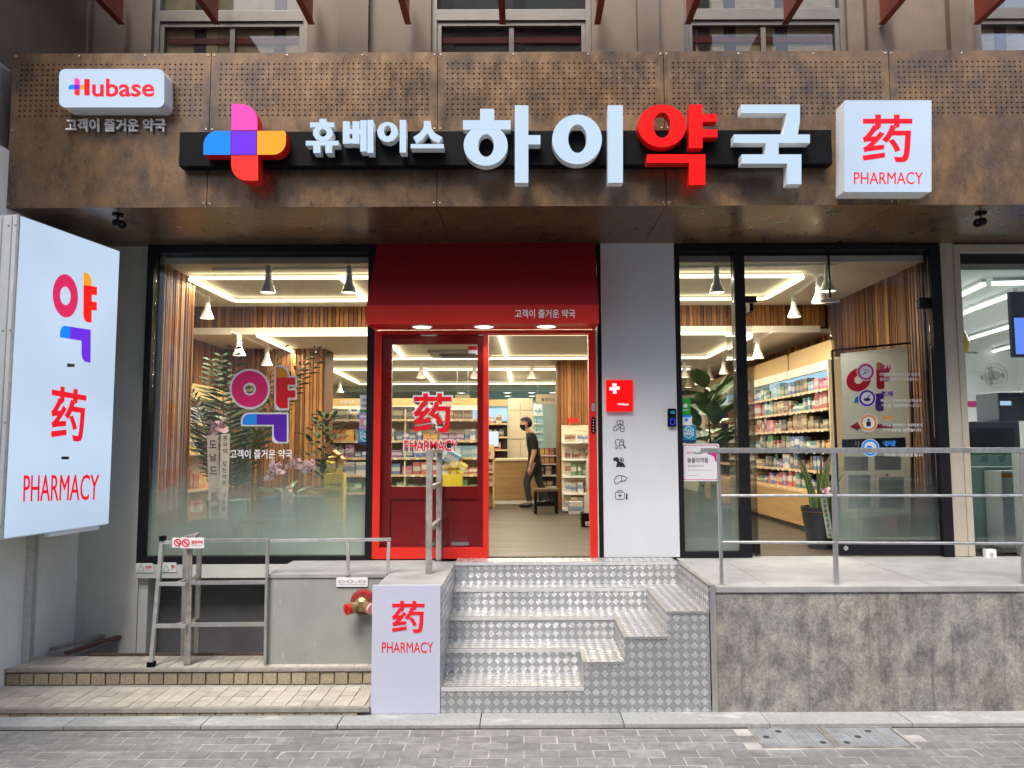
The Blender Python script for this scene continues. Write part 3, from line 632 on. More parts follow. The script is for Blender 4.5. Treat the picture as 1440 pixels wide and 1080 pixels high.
for (p, q) in ((608, 612), (636, 660)): bx('floor_bracket', M['steel'], sd, px_x(p, 0), px_x(q, 0), -.027, .0, px_z(766, 0), px_z(762, 0))
# awning
AYF = -.5
zA0, zA1, zA2 = px_z(455, AYF), px_z(429, AYF), ZT
ax0, ax1 = px_x(513, AYF), px_x(844, AYF)
aw = MB(); tx0, tx1 = px_x(531, -.1, 350), px_x(836, -.1, 350)
aw.add([(ax0, AYF, zA1), (ax1, AYF, zA1), (tx1, -.1, zA2), (tx0, -.1, zA2)], [(0, 1, 2, 3)])
aw.add([(ax0, AYF, zA1), (tx0, -.1, zA2), (ax0, -.075, zA1)], [(0, 1, 2)]).add([(ax1, AYF, zA1), (ax1, -.075, zA1), (tx1, -.1, zA2)], [(0, 1, 2)])
awo = aw.build('awning', M['awning_red'], B)
va = MB().box(ax0, ax1, AYF - .002, AYF + .02, zA0, zA1 + .002).box(ax0, ax0 + .02, AYF + .02, -.072, zA0, zA1 + .002).box(ax1 - .02, ax1, AYF + .02, -.072, zA0, zA1 + .002).build('valance', M['red'], awo)
bx('awning_soffit', M['red'], awo, ax0 + .02, ax1 - .02, AYF + .02, -.071, zA0 + .012, zA0 + .024)
text('고객이 즐거운 약국', (724, 435, 809, 447), yplane(AYF - .004), (0, .002, 0), M['p_bright'], va, bold=.014)
for p in (594, 681, 768):
    c = at(p, 460, Z=zA0 + .01)
    d = MB().lathe([(.098, 0), (.098, -.008), (.088, -.010), (.083, -.004)], (c.x, -.28, zA0 + .012), n=24, cap=False).build('downlight', M['white'], awo)
    MB().lathe([(.083, 0), (.0, -.001)], (c.x, -.28, zA0 + .006), n=24, cap=False).build('lamp_face', M['downlight'], d)
    L = bpy.data.lights.new('downlight_lamp', 'SPOT'); L.energy = 6; L.spot_size = R(130); L.spot_blend = .6; L.shadow_soft_size = .06; L.color = (1, .93, .86)
    lo = bpy.data.objects.new('downlight_lamp', L); place(lo, (c.x, -.28, zA0 - .005), d)

# metal steps: chequer plate treads that return to the front on the right
T = thing('metal_steps', 'chequer plate steps with treads returning to the front beside the terrace wall', 'steps', (px_x(800, YST), YST, .02))
rs = (ZF - .03) / 5; zk = [.022 + rs * k for k in range(6)]; zk[5] = ZF + .006
nose = [YST] + [at(720, p, Z=zk[k + 2]).y for k, p in enumerate((913, 868, 828))] + [at(720, 791, Z=zk[5]).y]
SX0 = px_x(620, YST, 960)
SXR = [px_x(p, YST, 900) for p in (820, 878, 938, 998)]
def tread(k):            # step k (1..5): riser face, tread, left-facing return
    y = nose[k - 1]; z0, z1 = zk[k - 1], zk[k]; xr = SXR[k - 1] if k < 5 else px_x(952, -.27, 790)
    yb = nose[k] if k < 5 else -.075
    if k < 5:
        m = MB().box(SX0, xr, y, yb + .012, z1 - .012, z1)                            # tread plate
        rz = MB().box(SX0, xr if k == 1 else SXR[k-2], y + .004, y + .010, z0 + (.0 if k > 1 else .0), z1 - .0125)
        if k > 1:
            # wing: block between the return and the next one, standing on the front plane
            m.box(SXR[k-2], xr, YST, y - .0005, z1 - .012, z1)
            rz.box(SXR[k-2], xr, YST + .004, YST + .010, .022, z1 - .0125)
            rz.box(SXR[k-2] + .001, SXR[k-2] + .007, YST + .011, y + .003, z0, z1 - .0125)
    else:
        m = MB().box(SX0, SXR[3], y, yb, z1 - .012, z1); rz = MB().box(SX0, SXR[3], y + .004, y + .010, z0, z1 - .0125)
        rz.box(SXR[3] - .0, SXR[3] + .006, YST + .011, y + .003, z0, z1 - .0125)
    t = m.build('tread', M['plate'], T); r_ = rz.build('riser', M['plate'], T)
    MB().box(SX0 + .001, (SXR[k-1] if k == 1 else SXR[k-2]) if k < 5 else SXR[3], y - .004, y + .022, z1 - .024, z1 + .003).build('nosing', M['nose_alu'], t); MB().box(SX0 + .001, (SXR[k-1] if k == 1 else SXR[k-2]) if k < 5 else SXR[3], y + .004, y + .018, z1 + .0032, z1 + .0042).build('nosing_groove', M['dark_panel'], t)
    if 1 < k < 5:
        MB().box(SXR[k-2] - .003, SXR[k-2] + .03, YST - .001, y - .004, z1 + .0005, z1 + .003).build('nosing', M['old_steel'], t)
        MB().box(SXR[k-2] + .031, SXR[k-1], YST - .003, YST + .016, z1 - .014, z1 + .0025).build('nosing', M['steel'], t)
    if k == 5: MB().box(SXR[3] - .003, SXR[3] + .035, YST - .001, y - .004, z1 - .004, z1 + .003).build('nosing', M['old_steel'], t)
for k in range(1, 6): tread(k)
MB().box(SXR[3] + .007, XT0 + .019, YST - .006, YST + .003, .022, zk[5] + .002).build('corner_trim', M['steel'], T)
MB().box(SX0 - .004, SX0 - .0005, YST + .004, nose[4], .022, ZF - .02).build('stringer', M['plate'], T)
MB().box(SX0, SXR[3], YST + .02, -.07, .0, .02).build('bottom_plate', M['old_steel'], T)
# sign block left of the steps
blk = thing('sign_block', 'low concrete block beside metal steps with white red-lettered pharmacy plate', 'block', ((XB + SX0) / 2, YST, .03))
bx('concrete_body', M['terrace'], blk, XB + .003, SX0 - .006, YST + .012, nose[4] + .2, .022, ZF - .011, bevel=.008)
pl = bx('sign_plate', M['sign_white'], blk, XB, SX0 - .005, YST - .012, YST + .010, .022, px_z(822, YST), bevel=.002)
mp = yplane(YST - .0145)
text('药', (551, 845, 597, 890), mp, (0, .0022, 0), M['p_red'], pl, bold=.018)
text('PHARMACY', (537, 903, 609, 918), mp, (0, .0022, 0), M['p_red'], pl, bold=0)

# ------------------------------------------------------------------ main sign: black bar with lit channel letters
YB0, YL = YF - .10, YF - .19
ms = thing('main_sign', 'long black bar sign with raised lit white and red pharmacy letters', 'sign', (px_x(711, YF, 235), YF, px_z(235, YF)))
bar = MB().box(px_x(252, YB0, 210), px_x(1170, YB0, 210), YB0, YF - .004, px_z(232, YB0), px_z(184, YB0)).build('backing_bar', M['black'], ms, bevel=.003)
LD = .088
def letter(shs, mats, Y=YL, depth=LD, name='letter', parent=None):
    mb = MB()
    for i, sh in enumerate(shs):
        e = i * .0007; s_ = solid(sh[0], sh[1], yplane(Y - e), (0, depth + e, 0)); k = len(mb.v)
        mb.v += s_.v; mb.f += [tuple(j + k for j in f) for f in s_.f]; mb.m += s_.m
    return mb.build(name, mats, parent or ms, uv=False)
WH = [M['lit_letter'], M['letter_side']]; RD = [M['lit_red'], M['red_side']]
rect = lambda a, b, c, d: rr(a, b, c, d)
letter([ring(683, 204, 31, 29, 683.5, 204.5, 11, 16), rect(675, 153, 695, 171), rect(651, 169, 718, 182), rect(724, 148, 743, 257), rect(742, 190, 760, 203)], WH)
letter([ring(811.5, 196, 35, 35, 812, 195, 13, 20), rect(855, 148, 876, 257)], WH)
letter([ring(931, 177, 34, 30, 931, 176, 12, 18), rect(969, 147, 988, 208), rect(987, 160, 1008, 171), rect(987, 182, 1009, 193), poly((910, 217), (992, 217), (992, 260), (969, 260), (969, 229), (910, 229))], RD)
letter([poly((1042, 147), (1125, 147), (1125, 170), (1122, 189), (1101, 189), (1105, 172), (1106, 159), (1042, 159)), rect(1032, 189, 1139, 201), rect(1077, 200, 1095, 219), poly((1043, 217), (1127, 217), (1127, 259), (1107, 259), (1107, 230), (1043, 230))], WH)
# the smaller word in front of it
letter([ring(454, 187, 14, 11, 454, 186.5, 5.2, 5.5), rect(449, 167, 458.5, 175), rect(436, 172, 470, 179), rect(430, 198, 476, 204.5), rect(440.5, 204, 450.5, 215), rect(457.5, 204, 467, 215)], WH)
letter([rect(482, 170.5, 491.5, 202), rect(495.5, 170.5, 505.5, 202), rect(491, 181.5, 496, 188), rect(491, 195, 496, 201.5), rect(505, 182, 510, 189), rect(506.5, 169, 515.5, 213), rect(516.5, 168.5, 525, 215)], WH)
letter([ring(545, 185.5, 14.5, 14, 545, 184, 5, 7.5), rect(562, 168.5, 571, 214.5)], WH)
letter([poly((596, 170), (605.5, 170), (606.5, 180), (612, 187.5), (622, 193), (617, 201), (606, 195), (601, 187), (594, 196), (586, 201), (581, 193), (590, 187), (595.5, 180)), rect(577.5, 202.5, 624, 208.5)], WH)
# five-piece cross emblem
em = MB().box(px_x(300, YF), px_x(388, YF), YL + LD, YB0 - .001, px_z(212, YF), px_z(190, YF)).build('emblem', M['black'], ms)
def arm(sh, m, e=0): 
    return solid(sh[0], sh[1], yplane(YL - .02 - e), (0, LD + .02, 0)).build('emblem_arm', [M[m], M['red_side']], em, uv=False)
arm(rr(325.5, 146, 362, 183, 0, 24, 0, 0), 'lit_pink'); arm(rr(286, 184, 324, 217.5, 20, 0, 0, 0), 'lit_blue'); arm(rr(325, 184, 360.5, 217.5), 'lit_purple'); arm(rr(361.5, 184, 402, 217.5, 0, 4, 18, 0), 'lit_orange'); arm(rr(325, 218.5, 363, 254, 0, 0, 0, 22), 'lit_red2')

# rounded light box with the group name
sb = thing('group_name_sign', 'small rounded white light box with red lettering on the fascia', 'sign', (px_x(160, YF, 157), YF, px_z(157, YF)))
YS = YF - .15
shape(rr(83, 97, 231, 151, 9, 9, 9, 9), yplane(YS), (0, .146, 0), [M['lit_white'], M['letter_side']], sb, 'light_box')
yp = yplane(YS - .003)
o3 = (0, .0025, 0)
hm = shape(rr(118.5, 111, 126, 134), yp, o3, M['lit_p_red'], sb, 'initial_letter')
for sh, m in ((rr(104.5, 110, 112, 119, 0, 4, 0, 0), 'lit_pink'), (rr(96.5, 119.2, 104.3, 125.5, 4, 0, 0, 0), 'lit_blue'), (rr(104.5, 119.2, 112, 125.5), 'lit_purple'), (rr(112.2, 119.2, 118.3, 125.5), 'lit_orange'), (rr(104.5, 125.7, 112, 134, 0, 0, 0, 4), 'lit_red2')):
    shape(sh, yp, o3, [M[m], M[m]], hm, 'emblem_piece')
text('ubase', (129.5, 110.5, 217, 136), yp, o3, M['lit_p_red'], sb, bold=.02)
sl_ = thing('slogan_lettering', 'small white raised Korean slogan lettering under the rounded light box', 'lettering', (px_x(162, YF, 185), YF, px_z(185, YF)))
text('고객이 즐거운 약국', (92, 166.5, 232, 184.5), yplane(YF - .03), (0, .018, 0), [M['p_bright'], M['p_bright']], sl_, bold=.016)
# square light box at the right end
sq = thing('square_pharmacy_sign', 'square white light box with red pharmacy lettering right of the main sign', 'sign', (px_x(1247, YF, 275), YF, px_z(275, YF)))
YS = YF - .17
shape(rr(1187.5, 141, 1310, 270, 2, 2, 2, 2), yplane(YS), (0, .165, 0), [M['lit_white'], M['letter_side']], sq, 'light_box')
yp = yplane(YS - .003)
text('药', (1213, 161, 1283, 228), yp, o3, M['lit_p_red'], sq, bold=.016)
text('PHARMACY', (1201, 242, 1298, 259), yp, o3, M['lit_p_red'], sq, bold=0)

# the emblem syllable used on the light box and on the window
def yak(qm, mapf, off, mats, parent, border=None, hole=9):
    """qm maps the unit square of the emblem to pixels"""
    g = lambda sh: ([qm((x - 323) / 94, (y - 513) / 110) for x, y in sh[0]], sh[1])
    P = {'ring': ring(351, 547, 25.5, 25.5, 351, 547, hole, hole), 'top': rr(388, 516, 404, 531, 1, 12, 0, 0), 'mid': poly((388, 531), (415, 531), (415, 541), (404.5, 541), (404.5, 549), (415, 549), (415, 559), (404.5, 559), (404.5, 574), (394, 574), (390, 571), (388, 567)),
         'left': rr(341, 582.5, 361, 597, 10, 0, 0, 0), 'right': poly((361, 582.5), (403, 582.5), (403, 621), (392, 621), (387, 618), (385, 613), (385, 597), (361, 597))}
    if border is not None:
        b = [ring(351, 547, 28.5, 28.5, 351, 547, 6.5, 6.5), rr(385.5, 513.5, 406.5, 577, 2, 12, 2, 6), rect(406, 528.5, 417.5, 543.5), rect(406, 546.5, 417.5, 561.5), rr(338.5, 580, 405.5, 599.5, 11, 2, 0, 2), rr(382.5, 599, 405.5, 623.5, 0, 0, 2, 6)]
        for i, s_ in enumerate(b):
            sh = g(s_); solid(sh[0], sh[1], (lambda i: lambda x, y: mapf(x, y) + Vector(off) * (.6 + .04 * i))(i), Vector(off) * .3).build('outline', [border, border], parent, uv=False)
    for k, m in zip(P, mats):
        sh = g(P[k]); solid(sh[0], sh[1], mapf, Vector(off) * .5).build('emblem_stroke', [m, m], parent, uv=False)

# tall light box standing off the side wall
lb = thing('tall_light_box', 'tall white light box with stacked pharmacy lettering on side wall', 'sign', (-3.8, -1.0, 1.3))
far = at(161, 545, Y=-.40); near = at(16, 520, Y=-1.48)
fx, fy, nx, ny = far.x, far.y, near.x, near.y
zt, zb = at(170, 352, Y=-.40).z, at(150, 738, Y=-.40).z
dv = Vector((fx - nx, fy - ny, 0)).normalized(); nv = Vector((dv.y, -dv.x, 0))      # nv looks out of the face
if nv.x < 0: nv = -nv
bw = .24
A, D_ = Vector((nx, ny, 0)), Vector((fx, fy, 0))
def lbpoly(a, b, z0, z1, th, mat, name, back=0):
    pts = [Vector((a.x, a.y, z0)), Vector((b.x, b.y, z0)), Vector((b.x, b.y, z1)), Vector((a.x, a.y, z1))]
    return MB().prism([p - nv * back for p in pts], -nv * th).build(name, mat, lb)
face = lbpoly(A + dv * .012, D_ - dv * .006, zb + .012, zt - .012, .02, M['lit_white'], 'face_panel')
lbpoly(A, D_, zb, zt, bw, M['letter_side'], 'housing', .022)
lbpoly(A, A + dv * .011, zb, zt, .0215, M['alu'], 'edge_profile')
for q in (.25, .62):
    c = A - nv * (bw * q) - dv * .0
    MB().box(c.x - .003, c.x + .003, c.y - .008, c.y + .0, zb + .01, zt - .01).build('end_seam', M['p_grey'], lb)
for zz in (zt - .08, zt - .9, zt - 1.6, zb + .1):
    for q in (.12, .38):
        c = A - nv * (bw * q); MB().lathe([(.008, 0), (.008, -.004), (.004, -.006)], (c.x, c.y - .002, zz), axis=(0, 1, 0), n=8).build('rivet', M['steel'], lb)
lbpoly(A + dv * .45, D_ - dv * .1, zb - .03, zb - .002, .05, M['white'], 'cable_cover', .01)
lm = lambda x, y: atp(x, y, A + nv * .0045, nv)
lmx = lambda x, y: atp(x, y, A + nv * .003, nv)
off = -nv * .004
yak(quadmap(((73, 373), (138, 382), (137, 514), (72, 503))), lm, off, [M['lit_p_pink'], M['lit_orange'], M['lit_red'], M['lit_blue'], M['lit_purple']], face, hole=11)
text('药', ((73, 541), (122, 550), (119, 622), (72, 617)), lm, off, M['lit_p_red'], face, bold=.016)
text('PHARMACY', ((34, 668), (140, 667), (138, 703), (33, 706)), lm, off, M['lit_p_red'], face, bold=0)
for q in (((95, 511), (105, 512), (105, 516), (95, 516)), ((87, 642), (97, 642), (97, 646), (87, 646))): shape((list(q), [(0, 1, 2, 3)]), lm, off, M['p_black'], face, 'dash')
MB().bar(A + dv * .3 - nv * .2 + Vector((0, 0, zb + .3)), Vector((XL, -1.25, zb + .3)), .05).bar(D_ - dv * .2 - nv * .2 + Vector((0, 0, zt - .4)), Vector((XL, -.5, zt - .4)), .05).build('wall_bracket', M['steel'], lb)

# ------------------------------------------------------------------ neighbouring house on the left, opposite side of the street
NB = thing('side_house', 'cream rendered house wall standing left of the pharmacy', 'building', (-6, -1, 0))
zc = at(4, 206, X=XL).z
bx('side_wall', M['cream_wall'], NB, -9, XL - .002, -4.5, 0, -.03, zc)
bx('upper_side_wall', M['upper_stone2'], NB, -9, XL - .25, -3.2, .24, zc + .001, 9)
ch = MB(); cz = at(38, 929, X=XL + .03)
ch.box(XL, XL + .05, cz.y - .03, cz.y + .05, Z2, 1.9).box(XL + .05, XL + .065, cz.y - .03, cz.y - .015, Z2, 1.9); ch.build('wall_channel', M['alu'], NB)
ac = thing('outdoor_unit', 'grey metal air conditioner outdoor unit above the cream side wall', 'air conditioner', (XL - .1, -1.4, zc))
bx('casing', M['alu'], ac, XL - .6, XL - .12, -1.75, -1.05, zc + .03, zc + .75, bevel=.02)
bx('foot', M['black'], ac, XL - .55, XL - .2, -1.7, -1.6, zc + .001, zc + .029); bx('foot', M['black'], ac, XL - .55, XL - .2, -1.2, -1.1, zc + .001, zc + .029)
M['ob_wall'] = mk('opposite_brick', (.38, .34, .28), .9, var=.1, vs=3); M['ob_wall2'] = mk('opposite_render', (.42, .42, .42), .9, var=.1, vs=3)
M['ob_red'] = mk('opposite_red_band', (.45, .05, .03), .6)
def opposite(x0, x1, h, wall, band, lab):
    t = thing('opposite_building', lab, 'building', ((x0+x1)/2, -14, 0), 'buildings across the street')
    bx('wall', wall, t, x0, x1, -18, -13.0, 0, h)
    bx('shop_band', band, t, x0 + .1, x1 - .1, -12.9, -12.6, 3.2, 3.9)
    for r in range(3):
        for k in range(int((x1 - x0) / 2.6)):
            xx = x0 + .7 + k * 2.6; z = .5 + r * 3.3 + (.6 if r else 0)
            if z + 1.8 > h: continue
            w = bx('window', M['glass_dark'], t, xx, xx + 1.5, -12.99, -12.96, z, z + 1.9)
            bx('room', M['dark_shelf'], w, xx, xx + 1.5, -12.998, -12.992, z, z + 1.9)
opposite(-17, -6.2, 9.5, M['ob_wall2'], M['p_grey'], 'grey rendered block across the street with grey shop band')
opposite(-6, 5.5, 15.0, M['ob_wall'], M['ob_red'], 'tan brick block across the street with red shop band')
opposite(5.7, 18, 10.5, M['ob_wall2'], M['p_navy'], 'grey rendered block across the street with dark blue shop band')

ob = [o for o in C.objects if o.name.startswith('opposite_building') and 'tan' in o['label']][0]
bx('roof_band', M['ob_red'], ob, -5.8, 5.3, -12.95, -12.5, 13.25, 13.7); bx('name_board', M['dark_panel'], ob, -3.2, 2.2, -12.95, -12.7, 12.2, 13.15)
text("KYUNG DONG ST. MARY'S", (0, 0, 1, 1), lambda u, v: Vector((1.39 - 3.44 * u, -12.69, 12.82 - .24 * v)), (0, -.008, 0), M['p_grey'], ob, bold=.01)
# ------------------------------------------------------------------ rails
def post(mb, x, y, z0, z1, w=.035, lean=0): return mb.bar((x + lean, y, z0), (x, y, z1), w)
tr = thing('terrace_railing', 'three-bar galvanised railing along the terrace edge', 'railing', (3, TY + .06, ZF))
RY = TY + .09
for p, pb in ((1010, 1015), (1172, 1176), (1437, 1441)):
    a = at(p, 640, Y=RY); b = at(pb, 822, Y=RY); b.z = ZF - .004
    MB().bar((b.x, RY, b.z), (a.x, RY, at(p, 636, Y=RY).z), .022 if p == 1010 else .032, .03, up=(0, 1, 0)).build('post', M['steel'], tr, bevel=.003)
    MB().lathe([(.028, 0), (.028, .004)], (b.x, RY, ZF - .006), n=12).build('foot_plate', M['old_steel'], tr)
for p0, y0, y1, r in ((985, 633.5, 633, .022), (1014, 697, 697, .011), (1014, 762.5, 765, .011)):
    a = at(p0, y0, Y=RY - .005); b = at(1620, y1, Y=RY - .005)
    if r > .02: MB().bar(a, b, .03, .04).build('rail', M['steel'], tr, bevel=.004)
    else: MB().tube([a, b], r, 10).build('rail', M['steel'], tr, smooth=True)
# handrail running into the shop on the sign block
hr = thing('entrance_handrail', 'worn galvanised two-post handrail on the concrete block before the red door', 'railing', (px_x(605, -.9), -.9, ZF))
hx0 = at(603, 805, Z=ZF); hx1 = at(617, 786, Z=ZF)
ztop = at(603, 632, Y=hx0.y).z
MB().bar((hx0.x, hx0.y, ZF - .012), (hx0.x, hx0.y, ztop), .05, .05).build('post', M['old_steel'], hr, bevel=.003)
MB().bar((hx0.x, hx1.y, ZF - .012), (hx0.x, hx1.y, ztop), .05, .05).build('post', M['old_steel'], hr, bevel=.003)
for zz in (ztop - .02, 1.62, 1.28): MB().bar((hx0.x, hx0.y + .026, zz), (hx0.x, hx1.y - .026, zz), .04, .035).build('rail', M['old_steel'], hr, bevel=.003)
# basement railing: welded flats, an aluminium leg and a low rail on the box
gy = PYB + .10
gr = thing('basement_railing', 'patched railing of worn steel flats around the basement stairwell', 'railing', (px_x(300, gy), gy, Z2))
G = lambda p, y, Y=gy: at(p, y, Y=Y)
def gbar(name, a, b, w, h, m, Y=gy, Y2=None): return MB().bar(at(*a, Y=Y), at(*b, Y=Y2 if Y2 is not None else Y), w, h, up=(0, 1, 0)).build(name, M[m], gr, bevel=.002)
gbar('post', (228, 762), (213, 932), .03, .035, 'alu', gy - .03)
bx('post_cap', M['black'], gr, *(lambda c: (c.x - .02, c.x + .02, gy - .055, gy - .005, c.z - .02, c.z + .02))(at(229, 757, Y=gy - .03)))
bx('post_foot', M['black'], gr, *(lambda c: (c.x - .025, c.x + .025, gy - .06, gy, Z2 + .001, Z2 + .04))(at(213, 932, Y=gy - .03)))
for y in (762.5, 821, 880): gbar('rail', (230 - (y - 762) * .09, y), (262, y), .03, .03, 'alu', gy - .03)
gbar('post', (267, 760), (264, 934), .045, .012, 'old_steel')
MB().bar(at(268, 762, Y=gy + .02), at(262, 934, Y=gy + .02), .012, .06).build('post', M['old_steel'], gr)
gbar('post', (262, 760), (258, 928), .05, .02, 'old_steel', gy + .28)
gbar('post', (281, 760), (276, 922), .04, .02, 'old_steel', gy + .34)
gbar('post', (376.5, 758), (373, 935), .022, .03, 'steel')
for y in (760, 819, 878): gbar('rail', (268, y + .5), (376, y - .5), .03, .035, 'steel')
for y in (757, 817, 876):
    MB().bar(at(270, y, Y=gy + .01), at(278, y - 6, Y=gy + .33), .04, .03).build('rail', M['old_steel'], gr)
    MB().bar(at(246, y + 4, Y=gy - .03), at(270, y - 4, Y=gy + .22), .035, .02).build('rail', M['old_steel'], gr)
gbar('low_rail', (380, 760.5), (550, 758.5), .025, .025, 'alu', gy + .02)
gbar('low_post', (490, 763), (489, 809), .025, .025, 'alu', gy + .02); gbar('low_post', (547, 762), (545, 807), .025, .025, 'alu', gy + .02)
M['p_warn'] = mk('warning_paper', (.62, .50, .42), .6, var=.06)
def notice(x0, y0, x1, y1, Y, lab, body, circ, ink='p_red'):
    t = thing('notice_plate', lab, 'notice', at((x0+x1)/2, y1, Y=Y)); mpf = yplane(Y)
    shape(rr(x0, y0, x1, y1, 1, 1, 1, 1), mpf, (0, .004, 0), M['p_white'], t, 'plate'); m2 = yplane(Y - .002)
    if circ == 'ring':
        c = (x0 + (y1-y0)*.55, (y0+y1)/2); r = (y1-y0)*.38
        shape(ring(*c, r, r, *c, r*.72, r*.72, 20), m2, (0, .0015, 0), M['p_red'], t, 'symbol'); shape(poly((c[0]-r*.6, c[1]-r*.35), (c[0]-r*.35, c[1]-r*.6), (c[0]+r*.6, c[1]+r*.35), (c[0]+r*.35, c[1]+r*.6)), yplane(Y - .0025), (0, .0015, 0), M['p_red'], t, 'symbol_bar')
    elif circ == 'tri':
        c = x0 + (y1-y0)*.55; shape(stroke([(c - 4, y1 - 2), (c, y0 + 2), (c + 4, y1 - 2)], 1.2, True), m2, (0, .0015, 0), M['p_green'], t, 'symbol')
    if body:
        xs = x0 + (y1 - y0) * (1.05 if circ else .1)
        text(body, (xs, y0 + (y1-y0)*.25, x1 - 2, y0 + (y1-y0)*.62), m2, (0, .0015, 0), M[ink], t, bold=.03)
        shape(rect(xs, y0 + (y1-y0)*.72, x1 - 3, y0 + (y1-y0)*.78), m2, (0, .0015, 0), M['p_grey'], t, 'small_print')
    return t
notice(253, 756, 287, 771, gy - .05, 'creased white no smoking notice tied to the stairwell railing', '금연구역', 'ring')
notice(242, 756, 252, 770, gy - .051, 'small orange brown prohibition sticker at the end of the railing notice', '', 'ring')
notice(191, 792, 215, 805, -.068, 'white warning sticker with green triangle at the ledge corner', '경고구역', 'tri')
notice(226, 791, 248, 804.5, -.068, 'white warning sticker on the ledge behind the aluminium railing leg', '기대금지', 'tri')
notice(473, 812, 517, 825, PYB + .117, 'faded white paper label on the edge of the grey landing', '00.0', '', 'p_grey')

# fire department connection on the grey landing
fc = thing('fire_hose_inlet', 'brass twin hose inlet with red and pink caps on red plate', 'hydrant inlet', at(516, 866, Y=PYB + .13))
YH = PYB + .128; c = at(511, 846, Y=YH)
MB().lathe([(.105, 0), (.105, -.008), (.095, -.014), (.0, -.014)], c, axis=(0, 1, 0), n=28).build('wall_plate', M['plate_red'], fc, smooth=True)
for k in range(10):
    a = R(20 + k * 14.5); p = c + Vector((.082 * math.cos(a), -.0145, .082 * math.sin(a))); MB().lathe([(.008, 0), (.008, -.003), (.0, -.004)], p, axis=(0, 1, 0), n=8).build('raised_mark', M['p_red'], fc)
MB().lathe([(.05, 0), (.05, -.05), (.056, -.055), (.056, -.075), (.03, -.10)], c + Vector((0, 0, -.01)), axis=(0, 1, 0), n=20).build('body', M['brass'], fc, smooth=True)
for s_, m in ((-1, 'red_plastic'), (1, 'pink_plastic')):
    d = Vector((s_ * .72, -.78, -.16)).normalized(); q = c + Vector((s_ * .02, -.06, -.015))
    nk = MB().lathe([(.036, 0), (.036, .06), (.047, .062), (.047, .10), (.042, .102)], q, axis=d, n=20).build('inlet_neck', M['brass'], fc, smooth=True)
    cp = MB().lathe([(.045, .103), (.045, .125), (.03, .127), (.0, .121)], q, axis=d, n=20).build('inlet_cap', M[m], fc, smooth=True)
    MB().bar(q + d * .131 - Vector((.0, 0, .028)), q + d * .131 + Vector((.0, 0, .028)), .012, .014, up=d).build('cap_grip', M[m], cp)

# cameras under the soffit
def cctv(px, py, lab, flip):
    c = at(px, py, Z=ZFB); t = thing('security_camera', lab, 'camera', (c.x, c.y, ZFB - .12), 'security cameras under the soffit')
    MB().lathe([(.045, 0), (.045, -.012), (.02, -.016)], (c.x, c.y, ZFB + .003), n=16).build('base', M['black'], t)
    MB().tube([(c.x, c.y, ZFB - .01), (c.x, c.y, ZFB - .05), (c.x + .02 * flip, c.y - .02, ZFB - .065)], .012, 8).build('arm', M['black'], t, smooth=True)
    d = Vector((.72 * flip, -.62, -.28)).normalized(); q = Vector((c.x + .0 * flip, c.y - .01, ZFB - .075))
    MB().lathe([(.025, -.03), (.034, -.02), (.034, .11), (.030, .112), (.026, .10), (.0, .10)], q, axis=d, n=16).build('barrel', M['black'], t, smooth=True)
    MB().lathe([(.014, .101), (.010, .106), (0, .108)], q, axis=d, n=12).build('lens', M['glass_dark'], t, smooth=True)
cctv(166, 302, 'black bullet camera under the soffit above the tall light box', 1)
cctv(1379, 300, 'black bullet camera under the soffit above the neighbouring shop window', -1)

# pier: little red sign, pictograms, keypad
rsn = thing('red_wall_sign', 'small glowing red plate with white cross on the white pier', 'sign', at(871, 579, Y=-.05))
shape(rr(852.5, 534.5, 890, 578.5, 1.5, 1.5, 1.5, 1.5), yplane(-.085), (0, .033, 0), [M['lit_red'], M['lit_red2']], rsn, 'light_box'); m2 = yplane(-.0875)
M['lit_cross'] = emit('lit_white_cross', (1, .8, .9), .4)
shape(poly((861, 539), (867, 539), (867, 543.5), (871.5, 543.5), (871.5, 548), (867, 548), (867, 553.5), (862, 553.5), (862, 549), (857, 549), (857, 544.5), (861, 544.5)), m2, (0, .002, 0), M['lit_cross'], rsn, 'cross')
text('+Hubase', (868, 566.5, 884, 570), m2, (0, .002, 0), M['lit_cross'], rsn, bold=.02); shape(rect(862, 573, 884, 574), m2, (0, .002, 0), M['p_pink'], rsn, 'small_print')
pm_ = yplane(-.0525); po = (0, .0015, 0)
def picto(name, shs):
    mb = MB()
    for i, s_ in enumerate(shs):
        t = solid(s_[0], s_[1], yplane(-.0525 - .0001 * i), po); k = len(mb.v); mb.v += t.v; mb.f += [tuple(j + k for j in f) for f in t.f]; mb.m += t.m
    return mb.build(name, [M['p_black']] * 2, pier, uv=False)
def capsule(cx, cy, l, r, ang, n=8):
    p = []; a = R(ang)
    for s_ in (1, -1):
        for k in range(n + 1):
            t = -math.pi/2 + math.pi * k / n; x, y = s_ * (l/2 + r * math.cos(t)), s_ * r * math.sin(t); p.append((cx + x * math.cos(a) - y * math.sin(a), cy + x * math.sin(a) + y * math.cos(a)))
    q = [(cx - r * math.sin(-a) * 1, cy - r * math.cos(a)), (cx + r * math.sin(-a), cy + r * math.cos(a))]
    return [stroke(p, .8, True), stroke(q, .7)]
picto('pill_pictogram', capsule(872, 594, 3.5, 2.8, 0) + capsule(866.5, 602, 3.5, 2.8, -40) + capsule(875, 602.5, 3.5, 2.8, 90))
picto('tooth_pictogram', [stroke([(866, 631), (866.5, 625), (865, 621), (866, 618.5), (869, 618), (872, 619), (875, 618), (877.5, 619.5), (877, 623)], .8), stroke([(866, 631), (868, 631), (869, 627), (871, 626), (872, 631), (874, 631)], .8), ring(874, 623.5, 3.2, 3.2, 874, 623.5, 2.5, 2.5, 16), stroke([(876.5, 626), (880, 630.5)], 1.6)])
